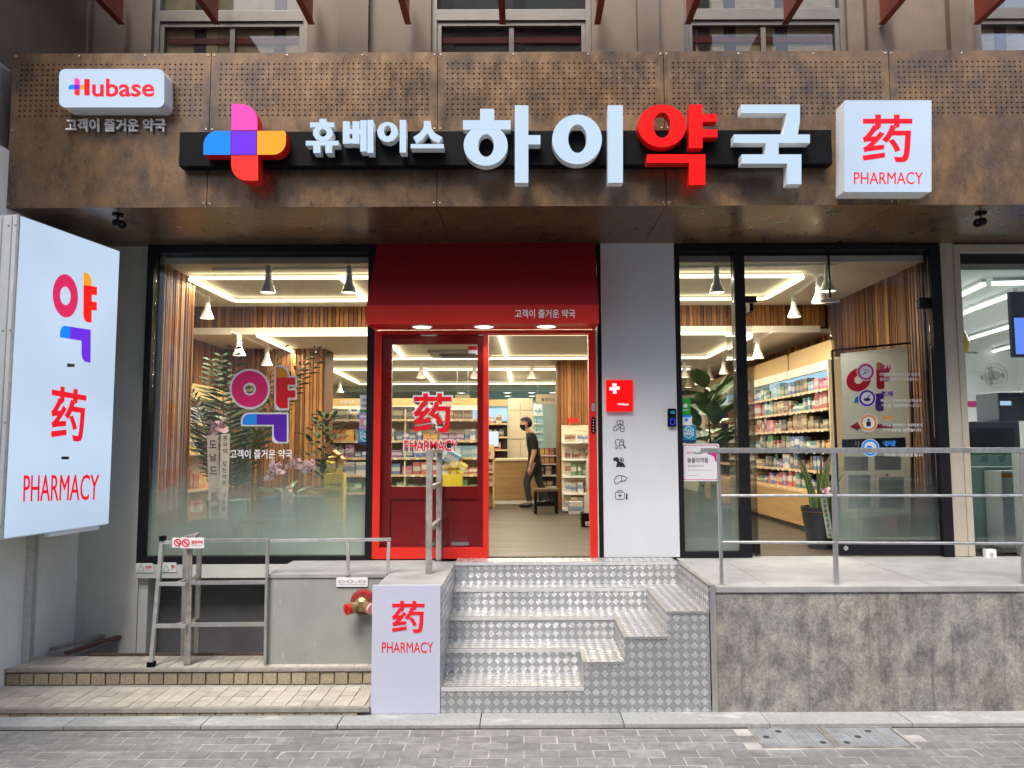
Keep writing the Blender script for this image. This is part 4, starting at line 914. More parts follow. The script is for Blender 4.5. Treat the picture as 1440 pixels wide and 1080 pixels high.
picto('dog_pictogram', [poly((862, 645), (865, 643), (869, 643), (870, 646), (872, 650), (877, 651.5), (880, 656.5), (866, 656.5), (868, 651), (866.5, 648.5), (863, 648)), ring(873.5, 647, 3.8, 3.8, 873.5, 647, 3.0, 3.0, 16), rect(872.8, 645, 874.2, 649), rect(871.5, 646.3, 875.5, 647.7)])
picto('liver_pictogram', [stroke([(865, 680), (864, 674), (867, 669.5), (872, 668.5), (878, 670), (882.5, 672), (879, 676), (873, 677), (868, 680), (866.5, 680.5)], .9, True), stroke([(874.5, 669.2), (874, 676.8)], .8)])
picto('kit_pictogram', [stroke(rr(865.5, 692, 878, 702, 1.5, 1.5, 1.5, 1.5, 3)[0], .8, True), stroke([(869, 692), (869, 689.5), (874.5, 689.5), (874.5, 692)], .8), rect(871.3, 694.3, 872.5, 699.7), rect(869.2, 696.4, 874.6, 697.6), rect(880.3, 694, 882.3, 702.5)])
kp = thing('door_keypad', 'black keypad with blue light on the edge of the white pier', 'keypad', at(944.5, 600, Y=-.08))
shape(rr(939.5, 574.5, 951, 600, 1.5, 1.5, 1.5, 1.5), yplane(-.08), (0, .028, 0), M['black'], kp, 'casing')
M['blue_led'] = emit('blue_led_ring', (.05, .06, 1), .4)
shape(stroke(rr(943, 589, 949, 597, 2, 2, 2, 2, 4)[0], .8, True), yplane(-.082), (0, .0015, 0), M['blue_led'], kp, 'light_ring'); shape(rect(943, 578, 949, 582), yplane(-.082), (0, .0015, 0), M['p_teal'], kp, 'display')
ds = thing('door_switch', 'slim black door switch panel on the red door jamb', 'switch', at(834, 609, Y=-.075))
shape(rr(831.5, 586, 837.5, 609, 3, 3, 3, 3), yplane(-.082), (0, .010, 0), M['black'], ds, 'casing')
for y in (590, 594, 598, 602, 606): shape(disc(834.5, y, .7, 8), yplane(-.084), (0, .0015, 0), M['p_white'], ds, 'button')
shape(rect(832, 567, 837, 578.5), yplane(-.078), (0, .006, 0), [M['steel'], M['steel']], ds, 'contact_plate')

# stickers on the shop glass
st = thing('window_emblem', 'large multicoloured emblem sticker with white outline on the left shop window', 'sticker', at(370, 645, Y=-.01))
yak(quadmap((323, 513, 417, 623)), yplane(-.012), (0, .006, 0), [M['p_pink'], M['p_orange'], M['p_red'], M['p_blue'], M['p_purple']], st, M['p_white'])
text('고객이 즐거운 약국', (323, 632, 411, 645), yplane(-.008), (0, .003, 0), M['p_bright'], st, bold=.014)
dt = thing('door_sticker', 'red and white pharmacy lettering stuck on the glass of the red door', 'sticker', at(606, 635, Y=-.04))
text('药', (579.5, 551, 637, 610.5), yplane(-.039), (0, .0035, 0), M['p_white'], dt, 'outline', bold=.055); text('药', (581.5, 553, 635, 608.5), yplane(-.041), (0, .0019, 0), M['p_red'], dt, bold=.022)
text('PHARMACY', (567, 617.5, 645.5, 636), yplane(-.039), (0, .0035, 0), M['p_white'], dt, 'outline', bold=.05); text('PHARMACY', (568.5, 619, 644, 634.5), yplane(-.041), (0, .0019, 0), M['p_red'], dt, bold=.012)
def sticker(x0, y0, x1, y1, m, lab, Y=-.009, r=.6, cat='sticker'):
    t = thing('glass_sticker', lab, cat, at((x0+x1)/2, y1, Y=Y)); shape(rr(x0, y0, x1, y1, r, r, r, r), yplane(Y), (0, .0025, 0), M[m], t, 'sheet'); return t
def sdet(t, sh, m, i=1, Y=-.009): shape(sh, yplane(Y - .001 * i), (0, .0009, 0), M[m], t, 'print')
def stext(t, s_, q, m, i=1, Y=-.009, b=.02): text(s_, q, yplane(Y - .001 * i), (0, .0009, 0), M[m], t, bold=b)
t = sticker(669, 487, 671.5, 499, 'p_white', 'tiny red and white security sticker in the corner of the red door', Y=-.04); sdet(t, rect(658.5, 487, 671, 492), 'p_red', 1, -.04); sdet(t, rect(658.5, 492.2, 671, 497), 'p_white', 1, -.04)
def taxfree(x0, y0, x1, y1, lab):
    t = sticker(x0, y0, x1, y1, 'p_teal', lab); w = x1 - x0; h = (y1 - y0) * .8; cx, cy = (x0+x1)/2, y0 + h * .5
    hexp = [(cx + w*.36*math.sin(R(60*k)), cy - w*.40*math.cos(R(60*k))) for k in range(6)]
    sdet(t, stroke(hexp, .9, True), 'p_white'); stext(t, 'TAX', (cx - w*.24, cy - h*.22, cx + w*.24, cy - h*.02), 'p_white', b=.03); stext(t, 'FREE', (cx - w*.27, cy + h*.02, cx + w*.27, cy + h*.2), 'p_white', b=.03); sdet(t, rect(x0, y1 - (y1-y0)*.16, x1, y1), 'p_navy')
taxfree(503, 604, 524, 625, 'blue tax free sticker with white hexagon on the left shop window')
t = sticker(506, 555.5, 522.5, 577, 'p_white', 'white notice sticker with Korean lettering and green foot on the left window'); stext(t, '아이', (509, 560, 517, 566), 'p_black'); stext(t, '타민', (509, 568, 517, 573), 'p_black'); sdet(t, rect(506, 576, 522.5, 579), 'p_green')
t = sticker(505, 580, 522, 603, 'p_lilac', 'lilac product sticker above the tax free sticker on left window'); sdet(t, rect(507, 584, 520, 587), 'p_white'); sdet(t, disc(515, 594, 4), 'p_white'); sdet(t, rect(508, 590, 511, 599), 'p_orange')
taxfree(958, 598, 979, 622.5, 'blue tax free sticker with white hexagon beside the white pier')
t = sticker(957, 560.5, 971, 583, 'p_green', 'green payment sticker with white speech bubble beside the white pier'); sdet(t, disc(964, 570.5, 3), 'p_white'); sdet(t, rect(960, 576, 968, 577), 'p_white')
t = sticker(957.5, 584, 973, 598, 'p_white', 'small white and blue payment sticker between green and tax free stickers'); sdet(t, rect(957.5, 584, 972, 587), 'p_blue'); sdet(t, rect(963, 588.5, 967.5, 592.5), 'p_blue')
t = sticker(959, 624, 1011.5, 676.5, 'p_white', 'white pet medicine notice with rose border on the right window', r=3); sdet(t, stroke(rr(961, 626, 1009.5, 674.5, 3, 3, 3, 3, 4)[0], .9, True), 'p_rose')
stext(t, 'PET', (966, 635.5, 973, 638.5), 'p_rose'); stext(t, 'PHARM', (974, 635.5, 987, 638.5), 'p_black'); stext(t, '동물의약품', (966.5, 643.5, 996, 651), 'p_black', b=.015); stext(t, '취급 판매 허가 약국', (967, 654, 990, 657), 'p_black', b=0)
sdet(t, rect(967, 660.5, 1001, 661.5), 'p_grey'); sdet(t, rect(967, 668, 983, 668.8), 'p_grey'); sdet(t, poly((994, 635), (1008, 635), (1008, 650), (1006, 649), (1004, 642), (1000, 640), (995, 638.5)), 'p_rose')
# service stickers on the right leaf
sv = [(1217.5, 523, 'p_rose', '감사', '처방전을 꼼꼼하게 약과 용법과', '용량이 정확한지 검사합니다'), (1219.5, 560, 'p_purple', '조제', '빠르고 정확하게 고객님의', '약을 조제합니다'), (1221.5, 594.5, 'p_orange', '투약', '약력을 확인하고, 복용방법과', '주의사항을 설명합니다'), (1224, 629.5, 'p_blue', '상담', '불편 없는 건강상담을', '부담 없는 건강상담을 합니다')]
lab4 = ('rose', 'purple', 'orange', 'blue')
for i, (cx, cy, m, a, b1, b2) in enumerate(sv):
    t = thing('service_sticker', f'round white sticker with {lab4[i]} rim and Korean service text on right door', 'sticker', at(cx, cy + 13, Y=.008), 'service stickers on the right glass door')
    Yq = .008
    shape(ring(cx, cy, 11.5, 11.5, cx, cy, 8.6, 8.6, 28), yplane(Yq), (0, .003, 0), M[m], t, 'rim'); shape(disc(cx, cy, 8.5, 24), yplane(Yq + .001), (0, .002, 0), M['p_white'], t, 'disc'); shape(ring(cx, cy, 12.5, 12.5, cx, cy, 11.6, 11.6, 28), yplane(Yq), (0, .003, 0), M['p_white'], t, 'outline')
    icon = [ring(cx + 1, cy - 1, 3, 3, cx + 1, cy - 1, 2.2, 2.2, 14), stroke([(cx - 1, cy + 1), (cx - 4, cy + 4)], 1)] if i == 0 else [poly((cx - 5, cy), (cx + 5, cy), (cx + 3.5, cy + 4), (cx - 3.5, cy + 4)), stroke([(cx, cy), (cx + 4, cy - 5)], 1.4)] if i == 1 else [rr(cx - 3, cy - 2, cx + 3, cy + 5, 1, 1, 1, 1), rect(cx - 2, cy - 5, cx + 2, cy - 3)] if i == 2 else [rr(cx - 5, cy - 3, cx + 2, cy + 2, 2, 2, 2, 2), rr(cx + .2, cy + 2.4, cx + 5, cy + 5, 1, 1, 1, 1)]
    sh = merge(icon); shape(sh, yplane(Yq - .0012), (0, .001, 0), M['p_black' if i < 3 else 'p_blue'], t, 'icon')
    text(a, (cx + 19, cy - 10, cx + 36, cy - 2.5), yplane(Yq), (0, .002, 0), M[m], t, bold=.03); text(b1, (cx + 19, cy + 1, cx + 76, cy + 5.5), yplane(Yq), (0, .002, 0), M['p_white'], t, bold=.01); text(b2, (cx + 20, cy + 8, cx + 74, cy + 12.5), yplane(Yq), (0, .002, 0), M['p_white'], t, bold=.01)

# ------------------------------------------------------------------ shop interior
ZC1, ZC2, YBND, YC2, YBK = 3.75, 3.38, 2.35, 10.6, 13.6
XIL, XIR, XPT = -4.33, 3.90, -3.50
XN0, XN1 = px_x(1350, 0), 9.0
bx('shop_floor', M['floor'], B, XIL - .1, XIR + .1, .075, YBK, ZF - .05, ZF - .002)
bx('ceiling', M['ceil'], B, XIL - .1, XIR + .1, .07, YBND, ZC1, ZC1 + .06)
for k in range(1, 12):
    xx = -3.5 + k * .6; bx('ceiling_joint', M['p_grey'], B, xx, xx + .004, .08, YBND - .02, ZC1 - .0008, ZC1 + .001)
bx('ceiling', M['ceil_white'], B, XIL - .1, XIR + .1, YBND - .02, YC2, ZC2, ZC2 + .06)
bx('bulkhead', M['slat_back'], B, XIL, XIR, YBND + .02, YBND + .06, ZC2 + .061, ZC1 + .06)
bx('ceiling_lip', M['ceil_white'], B, XIL, px_x(1153, YBND - .1, 465), YBND - .11, YBND - .021, ZC2, ZC2 + .085)
bx('dispensary_ceiling', M['teal'], B, XIL - .1, XIR + .1, YC2, YBK, 3.26, 3.31); bx('dispensary_header', M['teal'], B, XIL, XIR, YC2, YC2 + .04, 3.312, ZC2 + .05)
bx('party_wall', M['cream'], B, XIL - .16, XIL, .31, YBK, ZF - .05, ZC1 + .06)
bx('party_wall', M['cream'], B, XIR + .03, XN0 - .01, .31, YBK, ZF - .05, ZC1 + .06)
bx('back_wall', M['teal'], B, XIL, XIR, YBK, YBK + .1, ZF - .05, ZC1)
bx('attic_slab', M['dark_gap'], B, XIL - .2, XN1, .32, YBK, ZC1 + .3, ZC1 + .5)

def slats(p0, p1, z0, z1, nrm, w=.034, parent=B, label='slat_wall', staggered=False):
    """upright wooden slats of uneven depth on a dark backing, from p0 to p1"""
    p0, p1, nrm = Vector(p0), Vector(p1), Vector(nrm); d = (p1 - p0); L = d.length; d.normalize(); mb = MB(); s_ = 0
    mb.bar(p0.lerp(p1, .5) - d * L / 2 + Vector((0, 0, (z0 + z1) / 2)) + nrm * .004, p0 + d * L + Vector((0, 0, (z0 + z1) / 2)) + nrm * .004, .008, z1 - z0, mi=3)
    while s_ < L:
        ww = w * random.choice((.7, 1, 1, 1.3)); dep = random.choice((.018, .026, .034)); mi = random.choice((0, 0, 1, 1, 2)); e = min(s_ + ww, L)
        a = p0 + d * s_; b = p0 + d * (e - .009)
        cuts = [z0, z1] if not staggered or random.random() < .4 else [z0, z0 + (z1 - z0) * random.uniform(.3, .8), z1]
        for i in range(len(cuts) - 1):
            q = [a + nrm * .008, b + nrm * .008, b + nrm * dep, a + nrm * dep]
            mb.prism([x + Vector((0, 0, cuts[i])) for x in q], (0, 0, cuts[i+1] - cuts[i] - .002), (mi + i) % 3); dep *= .8
        s_ = e
    o = mb.build(label, [M['slat1'], M['slat2'], M['slat3'], M['slat_back']], parent); o['kind'] = 'stuff'; return o
bx('partition', M['slat1'], B, XIL, XPT - .012, .301, .76, ZF, ZC1)
slats((XPT - .01, .08, 0), (XPT - .01, .76, 0), ZF, ZC1, (1, 0, 0))
slats((XIL, YBND + .018, 0), (XIR - .04, YBND + .018, 0), ZC2 + .086, ZC1 - .002, (0, -1, 0), .05)
slats((XIR + .028, .1, 0), (XIR + .028, 9, 0), ZF, ZC1 - .002, (-1, 0, 0), .036)
slats((XIL + .002, .8, 0), (XIL + .002, 3.6, 0), 2.75, ZC2 - .002, (1, 0, 0), .036)
YSW = 3.65; xsw = px_x(455, YSW)
bx('slat_pier', M['slat1'], B, XIL, xsw, YSW + .01, YSW + .5, ZF, ZC2)
slats((XIL, YSW + .008, 0), (xsw, YSW + .008, 0), ZF, ZC2 - .002, (0, -1, 0), .05)
YC = 5.3; xc0 = px_x(784, YC)
bx('slat_pier', M['slat1'], B, xc0, 2.2, YC + .01, YC + .6, ZF, ZC2)
slats((xc0, YC + .008, 0), (2.2, YC + .008, 0), ZF, ZC2 - .002, (0, -1, 0), .055, staggered=True)

# LED line frames in the ceilings
def led_frame(lines, z, lab, power=0):
    cs = [at(*p, Z=z) for l_ in lines for p in l_]; c = sum(cs, Vector()) / len(cs)
    t = thing('led_line_light', lab, 'ceiling light', (c.x, c.y, z - .02), 'lit LED line frames in the shop ceiling')
    for a, b in lines:
        p, q = at(*a, Z=z - .045), at(*b, Z=z - .045)
        MB().bar(p, q, .045, .03).build('light_line', M['led'], t)
        L = bpy.data.lights.new('led_lamp', 'AREA'); L.shape = 'RECTANGLE'; ln = (q - p).length; L.size = ln; L.size_y = .06; L.energy = power * ln; L.color = (1, .87, .64)
        o = bpy.data.objects.new('led_lamp', L); mid = (p + q) / 2; o.rotation_euler = (0, 0, math.atan2(q.y - p.y, q.x - p.x)); place(o, mid - Vector((0, 0, .03)), t)
    # trough edge beside the strip
    return t
P1 = 4.8
led_frame([((268, 391), (1128, 388)), ((330, 423), (1075, 420)), ((268, 393), (328, 422)), ((1128, 390), (1077, 419)), ((481, 392), (514, 422))], ZC1, 'long lit LED frame in the ceiling just inside the shop windows', P1)
led_frame([((361, 471), (1056, 469)), ((433, 505), (994, 503)), ((363, 472), (432, 504)), ((1054, 471), (995, 502)), ((703, 472), (713, 504)), ((540, 472), (568, 504))], ZC2, 'lit LED frame in the lowered ceiling behind the wood bulkhead', P1)
led_frame([((466, 520), (970, 519)), ((505, 540), (930, 539)), ((468, 521), (504, 539)), ((715, 521), (719, 539)), ((594, 521), (610, 539))], ZC2, 'lit LED frame deepest in the shop before the blue dispensary', P1)
for p, y in ((712, 544), (712, 551), (714, 557), (749, 544), (748, 551), (748, 557), (782, 544), (640, 544), (646, 551)):
    c = at(p, y, Z=3.24); c.y = min(max(c.y, 10.9), 13.2); t = thing('dispensary_downlight', 'small round lit downlight in the blue dispensary ceiling', 'ceiling light', (c.x, c.y, 3.24), 'downlights in the dispensary ceiling')
    MB().lathe([(.10, .02), (.10, .0), (.085, -.002)], (c.x, c.y, 3.24), n=16, cap=False).build('ring', M['white'], t); MB().lathe([(.085, 0), (0, -.001)], (c.x, c.y, 3.24), n=16, cap=False).build('lamp_face', M['downlight'], t)
L = bpy.data.lights.new('dispensary_lamp', 'AREA'); L.size = 4; L.energy = 28; L.color = (.75, .95, 1); o = bpy.data.objects.new('dispensary_lamp', L); place(o, Vector((1, 11.8, 3.2)), t)

# track spotlights
def spotlight(px, py, z, lab, k=1.0):
    """px, py: the lit mouth of the shade; z: ceiling it hangs from"""
    zm = z - .29 * k; c = at(px, py, Z=zm)
    t = thing('track_spotlight', lab, 'spotlight', (c.x, c.y, zm), 'white cone spotlights on ceiling tracks')
    MB().bar((c.x, c.y, z - .10), (c.x, c.y, z - .02), .045).build('track_adapter', M['white'], t)
    MB().tube([(c.x, c.y, z - .10), (c.x, c.y, zm + .17)], .011, 6).build('stem', M['white'], t)
    MB().lathe([(.016, .185), (.030, .178), (.033, .12), (.041, .095), (.080, .0), (.075, .0), (.038, .09), (.0, .094)], (c.x, c.y, zm), n=20, cap=False).build('shade', M['p_shade'], t, smooth=True)
    MB().lathe([(.074, .006), (.0, .004)], (c.x, c.y, zm), n=20, cap=False).build('bulb_face', M['bulb'], t)
    if z == ZC1:
        L = bpy.data.lights.new('spot_lamp', 'SPOT'); L.energy = 16; L.spot_size = R(125); L.spot_blend = .8; L.shadow_soft_size = .07; L.color = (1, .9, .74); o = bpy.data.objects.new('spot_lamp', L); place(o, Vector((c.x, c.y, zm - .01)), t)
    return c
def track(a, b, z, lab):
    p, q = at(*a, Z=z - .012), at(*b, Z=z - .012); t = MB().bar(p, q, .035, .022).build('lighting_track', M['white']); tag(t, lab, 'track', 'ceiling lighting tracks')
w1, w2 = 'white cone spotlight on the front ceiling track ', 'white cone spotlight under the lowered ceiling '
spotlight(377, 412, ZC1, w1 + 'nearer the left wood partition'); spotlight(491, 412, ZC1, w1 + 'beside the red awning')
spotlight(291, 448, ZC1, 'white cone spotlight on the side track beside the left wood partition')
spotlight(1008, 412, ZC1, w1 + 'beside the white pier')
spotlight(1164, 410, ZC1, w1 + 'at the joint of the right glazing'); spotlight(1152, 426, ZC1, 'white cone spotlight on the right side track, first from the glass')
spotlight(1117, 446, ZC1, 'white cone spotlight on the right side track, in front of the wood bulkhead')
spotlight(336, 500, ZC2, w2 + 'just behind the bulkhead by the palm'); spotlight(375, 514, ZC2, w2 + 'closest before the left slatted pier')
spotlight(461, 545, ZC2, w2 + 'first behind the left slatted pier'); spotlight(478, 552, ZC2, w2 + 'second behind the left slatted pier')
for p, o_ in zip(((592, 532), (667, 532), (748, 532)), ('farthest from', 'second from', 'nearest to')): spotlight(*p, ZC2, w2 + o_ + ' the doorway slatted pier')
for p, o_ in zip(((1066, 504), (1018, 526), (998, 534), (982, 541), (968, 545), (963, 531)), ('first', 'second', 'third', 'fourth', 'fifth', 'sixth')): spotlight(*p, ZC2, w2 + o_ + ' from the bulkhead along right shelves')
track((299, 379), (520, 377), ZC1, 'white lighting track across the ceiling inside the left shop window'); track((953, 376), (1175, 372), ZC1, 'white lighting track across the ceiling inside the right window')
track((267, 405), (298, 423), ZC1, 'short white lighting track beside the left partition'); track((1160, 384), (1112, 418), ZC1, 'short white lighting track beside the right slatted wall')
track((326, 467), (408, 503), ZC2, 'white lighting track on the lowered ceiling before the left slatted pier'); track((1088, 466), (960, 537), ZC2, 'long white lighting track on the lowered ceiling above the right wall shelves')
# ceiling cassette
cs = thing('ceiling_air_unit', 'grey square air conditioning cassette in the ceiling above the red door', 'air conditioner', at(640, 492, Z=ZC2))
c = at(645, 493, Z=ZC2); bx('casing', M['p_grey'], cs, c.x - .45, c.x + .45, c.y - .1, c.y + .7, ZC2 - .04, ZC2 - .001, bevel=.01); bx('grille', M['dark_shelf'], cs, c.x - .3, c.x + .3, c.y + .05, c.y + .55, ZC2 - .05, ZC2 - .041)

# ------------------------------------------------------------------ goods
cols = {'white': ((.80, .79, .77), (.30, .40, .58)), 'cream': ((.66, .58, .42), (.42, .16, .08)), 'yellow': ((.70, .50, .03), (.75, .70, .5)), 'orange': ((.72, .22, .02), (.80, .45, .1)), 'red': ((.50, .03, .03), (.7, .65, .6)), 'pink': ((.66, .16, .28), (.75, .4, .5)), 'green': ((.05, .24, .09), (.6, .65, .5)), 'blue': ((.04, .13, .42), (.6, .66, .7)), 'azure': ((.18, .42, .66), (.5, .68, .8)), 'purple': ((.20, .07, .28), (.6, .5, .65)), 'brown': ((.22, .11, .05), (.5, .4, .25)), 'black': ((.025, .025, .03), (.4, .35, .25)), 'teal': ((.04, .26, .26), (.6, .7, .68))}
PM = {}; BM_ = {}
for k, (a, b) in cols.items():
    m = print_mat(k.replace(' ', '_') + '_packet', a, b, (.75, .73, .68) if k not in ('white', 'cream') else (.2, .25, .35))
    PM[k] = MB().box(-.5, .5, -.5, .5, 0, 1).mesh('packet', m, origin=(0, 0, 0))[0]
    BM_[k] = MB().lathe([(.5, 0), (.5, .62), (.24, .76), (.22, .84), (.30, .84), (.30, 1.0)], (0, 0, 0), n=10).mesh('bottle', m, origin=(0, 0, 0), smooth=True)[0]
NGOODS = [0]
def goods(p0, p1, where, palette, hmin=.09, hmax=.2, wmin=.05, wmax=.1, dep=.08, group=None, bottles=.15, gap=.012, strip_parent=None):
    """packets side by side along a shelf line from p0 to p1"""
    p0, p1 = Vector(p0), Vector(p1); d = p1 - p0; L = d.length; d.normalize(); ang = math.atan2(d.y, d.x); s_ = .02; row = []
    while s_ < L - .03:
        k = random.choice(palette); w = random.uniform(wmin, wmax); h = random.uniform(hmin, hmax); n = random.choice((1, 2, 3))
        for j in range(n):
            if s_ + w > L: break
            bt = random.random() < bottles; nm = 'medicine_bottle' if bt else 'medicine_packet'
            c = p0 + d * (s_ + w / 2)
            o = inst(nm, (BM_ if bt else PM)[k], c + Vector((0, 0, .001)), None, (w, min(w, dep) if bt else dep, h), (0, 0, ang + random.uniform(-.06, .06)))
            row.append((o, k, 'bottle' if bt else 'packet', h, w)); NGOODS[0] += 1; s_ += w + gap * random.uniform(.3, 1.6)
        s_ += random.uniform(0, .03)
    nrm = Vector((d.y, -d.x, 0)); tg = MB(); u = .06
    while u < L - .06 and L > .8:
        c = p0 + d * u + nrm * .0; fx_ = c + (nrm if nrm.y < -.5 else Vector((-1, 0, 0)) if p0.x > 0 else Vector((1, 0, 0))) * .087 + Vector((0, 0, -.026)); tg.bar(fx_, fx_ + d * .05, .004, .024); u += random.uniform(.12, .3)
    if tg.v: tg.build('price_strip', M['p_white'], strip_parent) if strip_parent else None
    hm = sorted(r_[3] for r_ in row); seen = {}
    for i, (o, k, kind, h, w) in enumerate(row):       # each packet is told from its like by height and neighbours
        sz = 'tall' if h > hm[int(len(hm) * .67)] else 'short' if h < hm[int(len(hm) * .33)] else 'medium'
        nb = [row[j][1] + ' ' + row[j][2] for j in (i - 1, i + 1) if 0 <= j < len(row)]
        if len(nb) == 2: rel = f'between {nb[0]} and {nb[1]}' if nb[0] != nb[1] else f'between two {nb[0]}s'
        else: rel = f'at the row end by {nb[0]}' if nb else 'alone'
        tag(o, f'{sz} {k} {kind} {rel} on {where}', kind, f'goods on {where}')
mixp = list(cols); warm = ['cream', 'orange', 'white', 'brown', 'pink', 'white']; cool = ['white', 'white', 'azure', 'blue', 'teal', 'cream', 'purple']
# long shelf wall on the right
sh = thing('wall_shelf_unit', 'long pale wood shelf unit with ochre header along the right slatted wall', 'shelf', (3.7, 3.2, ZF))
SF, SB_, y0, y1 = 3.52, XIR - .01, 1.55, 7.5
bx('back_panel', M['dark_shelf'], sh, SB_ - .02, SB_, y0, y1, 1.42, 2.6); bx('light_panel', M['blue_glow'], sh, SB_ - .04, SB_ - .021, y0, y1, 2.62, 2.96)
for k in range(4):
    a, b = y0 + .02 + k * 1.48, y0 + .02 + k * 1.48 + 1.44
    hd = MB().prism([(SF + .09, a, 2.97), (SF + .09, b, 2.97), (SF + .09, b, 3.16), (SF + .09, b - .05, 3.2), (SF + .09, a + .05, 3.2), (SF + .09, a, 3.16)], (.03, 0, 0)).build('header_board', M['orange_board'], sh)
    bx('header_strip', M['ceil_white'], sh, SF + .07, SF + .125, a, b, 2.86, 2.968)
bx('top_board', M['cream'], sh, SF + .12, SB_, y0, y1, 2.97, 2.99)
SZ = [1.42, 1.66, 1.90, 2.16, 2.40, 2.63]
for i, z in enumerate(SZ): bx('shelf_board', M['wood_shelf'], sh, SF, SB_ - .042, y0, y1, z - .028, z)
bx('base_cabinet', M['wood_counter'], sh, SF - .12, SB_, y0, y1, ZF + .06, 1.39); bx('plinth', M['dark_shelf'], sh, SF - .08, SB_, y0, y1, ZF, ZF + .059)
for yy in (y0 - .02, y0 + 3.0, y1): bx('upright', M['cream'], sh, SF + .02, SB_, yy, yy + .02, ZF, 2.96)
names = ['lowest right-wall shelf', 'second right-wall shelf', 'third right-wall shelf', 'fourth right-wall shelf', 'fifth right-wall shelf', 'lit top right-wall shelf']
for i, z in enumerate(SZ): goods((SF + .075, y0 + .05, z), (SF + .075, 5.0, z), names[i], (['black', 'blue', 'teal', 'white', 'orange', 'brown', 'green', 'purple', 'red'] if i < 3 else ['orange', 'brown', 'black', 'teal', 'pink', 'white', 'brown', 'red', 'cream'] if i < 5 else ['white', 'blue', 'green', 'pink', 'black', 'azure', 'white']),   .09, .21, .06, .15, .10, bottles=.25, strip_parent=sh)
# shelf in the left corner behind the palm
sl2 = thing('corner_shelf_unit', 'cream shelf unit in the left corner behind the palm', 'shelf', (-4.1, 2.2, ZF))
for z in (1.12, 1.46, 1.90, 2.26): bx('shelf_board', M['wood_shelf'], sl2, XIL + .045, -3.95, .95, 3.3, z - .03, z)
bx('back_panel', M['cream'], sl2, XIL + .01, XIL + .04, .95, 3.3, ZF, 2.74); bx('header_board', M['orange_board'], sl2, XIL + .045, -4.0, .95, 3.3, 2.56, 2.74)
for z, nm, pal in ((1.12, 'lowest', ['orange', 'red']), (1.46, 'second', ['orange', 'orange', 'red', 'yellow']), (1.90, 'third', ['yellow', 'yellow', 'cream']), (2.26, 'top', ['cream', 'white', 'red', 'yellow'])):
    goods((-4.03, 1.5, z), (-4.03, 3.0, z), f'{nm} corner shelf by palm', pal, .14, .24, .08, .14, .12, bottles=0)
# island shelf seen through the red door, with ochre header
YI = 4.6
isl = thing('back_shelf_unit', 'pale wood shelf unit with ochre header facing the red door', 'shelf', (-1.6, YI, ZF))
ix0, ix1 = px_x(457, YI), px_x(680, YI); IZ = [at(600, p, Y=YI).z for p in (692, 667, 643, 619, 589)]
for z in IZ: bx('shelf_board', M['wood_shelf'], isl, ix0, ix1, YI, YI + .36, z - .035, z)
bx('back_panel', M['cream'], isl, ix0, ix1, YI + .36, YI + .38, ZF, IZ[4] - .04); bx('light_panel', M['blue_glow'], isl, ix0, ix1, YI + .37, YI + .385, IZ[4] + .001, IZ[4] + .20)
zh = at(600, 569, Y=YI).z; hd = MB().prism([(ix0, YI + .30, zh), (ix1, YI + .30, zh), (ix1, YI + .30, zh + .09), (ix1 - .04, YI + .30, zh + .12), (ix0 + .04, YI + .30, zh + .12), (ix0, YI + .30, zh + .09)], (0, .03, 0)).build('header_board', M['orange_board'], isl)
bx('header_strip', M['ceil_white'], isl, ix0, ix1, YI + .29, YI + .335, zh - .07, zh - .002); bx('base_cabinet', M['dark_shelf'], isl, ix0, ix1, YI + .05, YI + .355, ZF, IZ[0] - .036)
for xx in (ix0 - .02, (ix0 + ix1) / 2, ix1): bx('upright', M['cream'], isl, xx, xx + .02, YI + .02, YI + .359, ZF, zh - .07)
text('건강식품 · 일반의약품', (478, 563, 530, 568), yplane(YI + .297), (0, .002, 0), M['p_white'], hd, bold=.02)
for z, nm, pal in zip(IZ, ('lowest', 'second', 'third', 'fourth', 'lit top'), (['green', 'green', 'teal'], ['white', 'blue', 'pink', 'red', 'white'], ['blue', 'purple', 'pink', 'azure'], ['white', 'purple', 'orange', 'blue', 'cream'], ['brown', 'white', 'pink', 'black', 'green'])):
    goods((ix0 + .02, YI + .08, z), (ix1 - .02, YI + .08, z), f'{nm} shelf facing door', pal, .09, .2, .08, .17, .1, bottles=.1, strip_parent=isl)
# shelf at the slatted pier right of the doorway
YQ = 4.75; q0, q1 = px_x(791, YQ), px_x(850, YQ)
qs = thing('doorway_shelf', 'white shelf of cream cosmetics before the slatted pier in the doorway', 'shelf', ((q0+q1)/2, YQ, ZF))
QZ = [at(800, p, Y=YQ).z for p in (716, 693, 669, 645, 621)]
for z in QZ: bx('shelf_board', M['white'], qs, q0, q1, YQ, YQ + .33, z - .03, z)
bx('back_panel', M['cream'], qs, q0, q1, YQ + .33, YQ + .35, ZF, at(800, 597, Y=YQ).z)
bx('header_board', M['red_plastic'], qs, px_x(800, YQ), px_x(816, YQ), YQ + .30, YQ + .328, at(800, 594, Y=YQ).z, at(800, 587, Y=YQ).z)
for z, nm in zip(QZ, ('lowest', 'second', 'third', 'fourth', 'top')): goods((q0 + .02, YQ + .08, z), (q1 - .02, YQ + .08, z), f'{nm} doorway shelf', ['cream', 'cream', 'white'] if nm != 'third' else ['cream', 'green'], .1, .2, .07, .11, .1, bottles=.2)
goods((px_x(796, YQ), YQ - .2, ZF), (px_x(822, YQ), YQ - .2, ZF), 'floor by doorway shelf', ['cream', 'white'], .18, .24, .2, .3, .2, bottles=0)
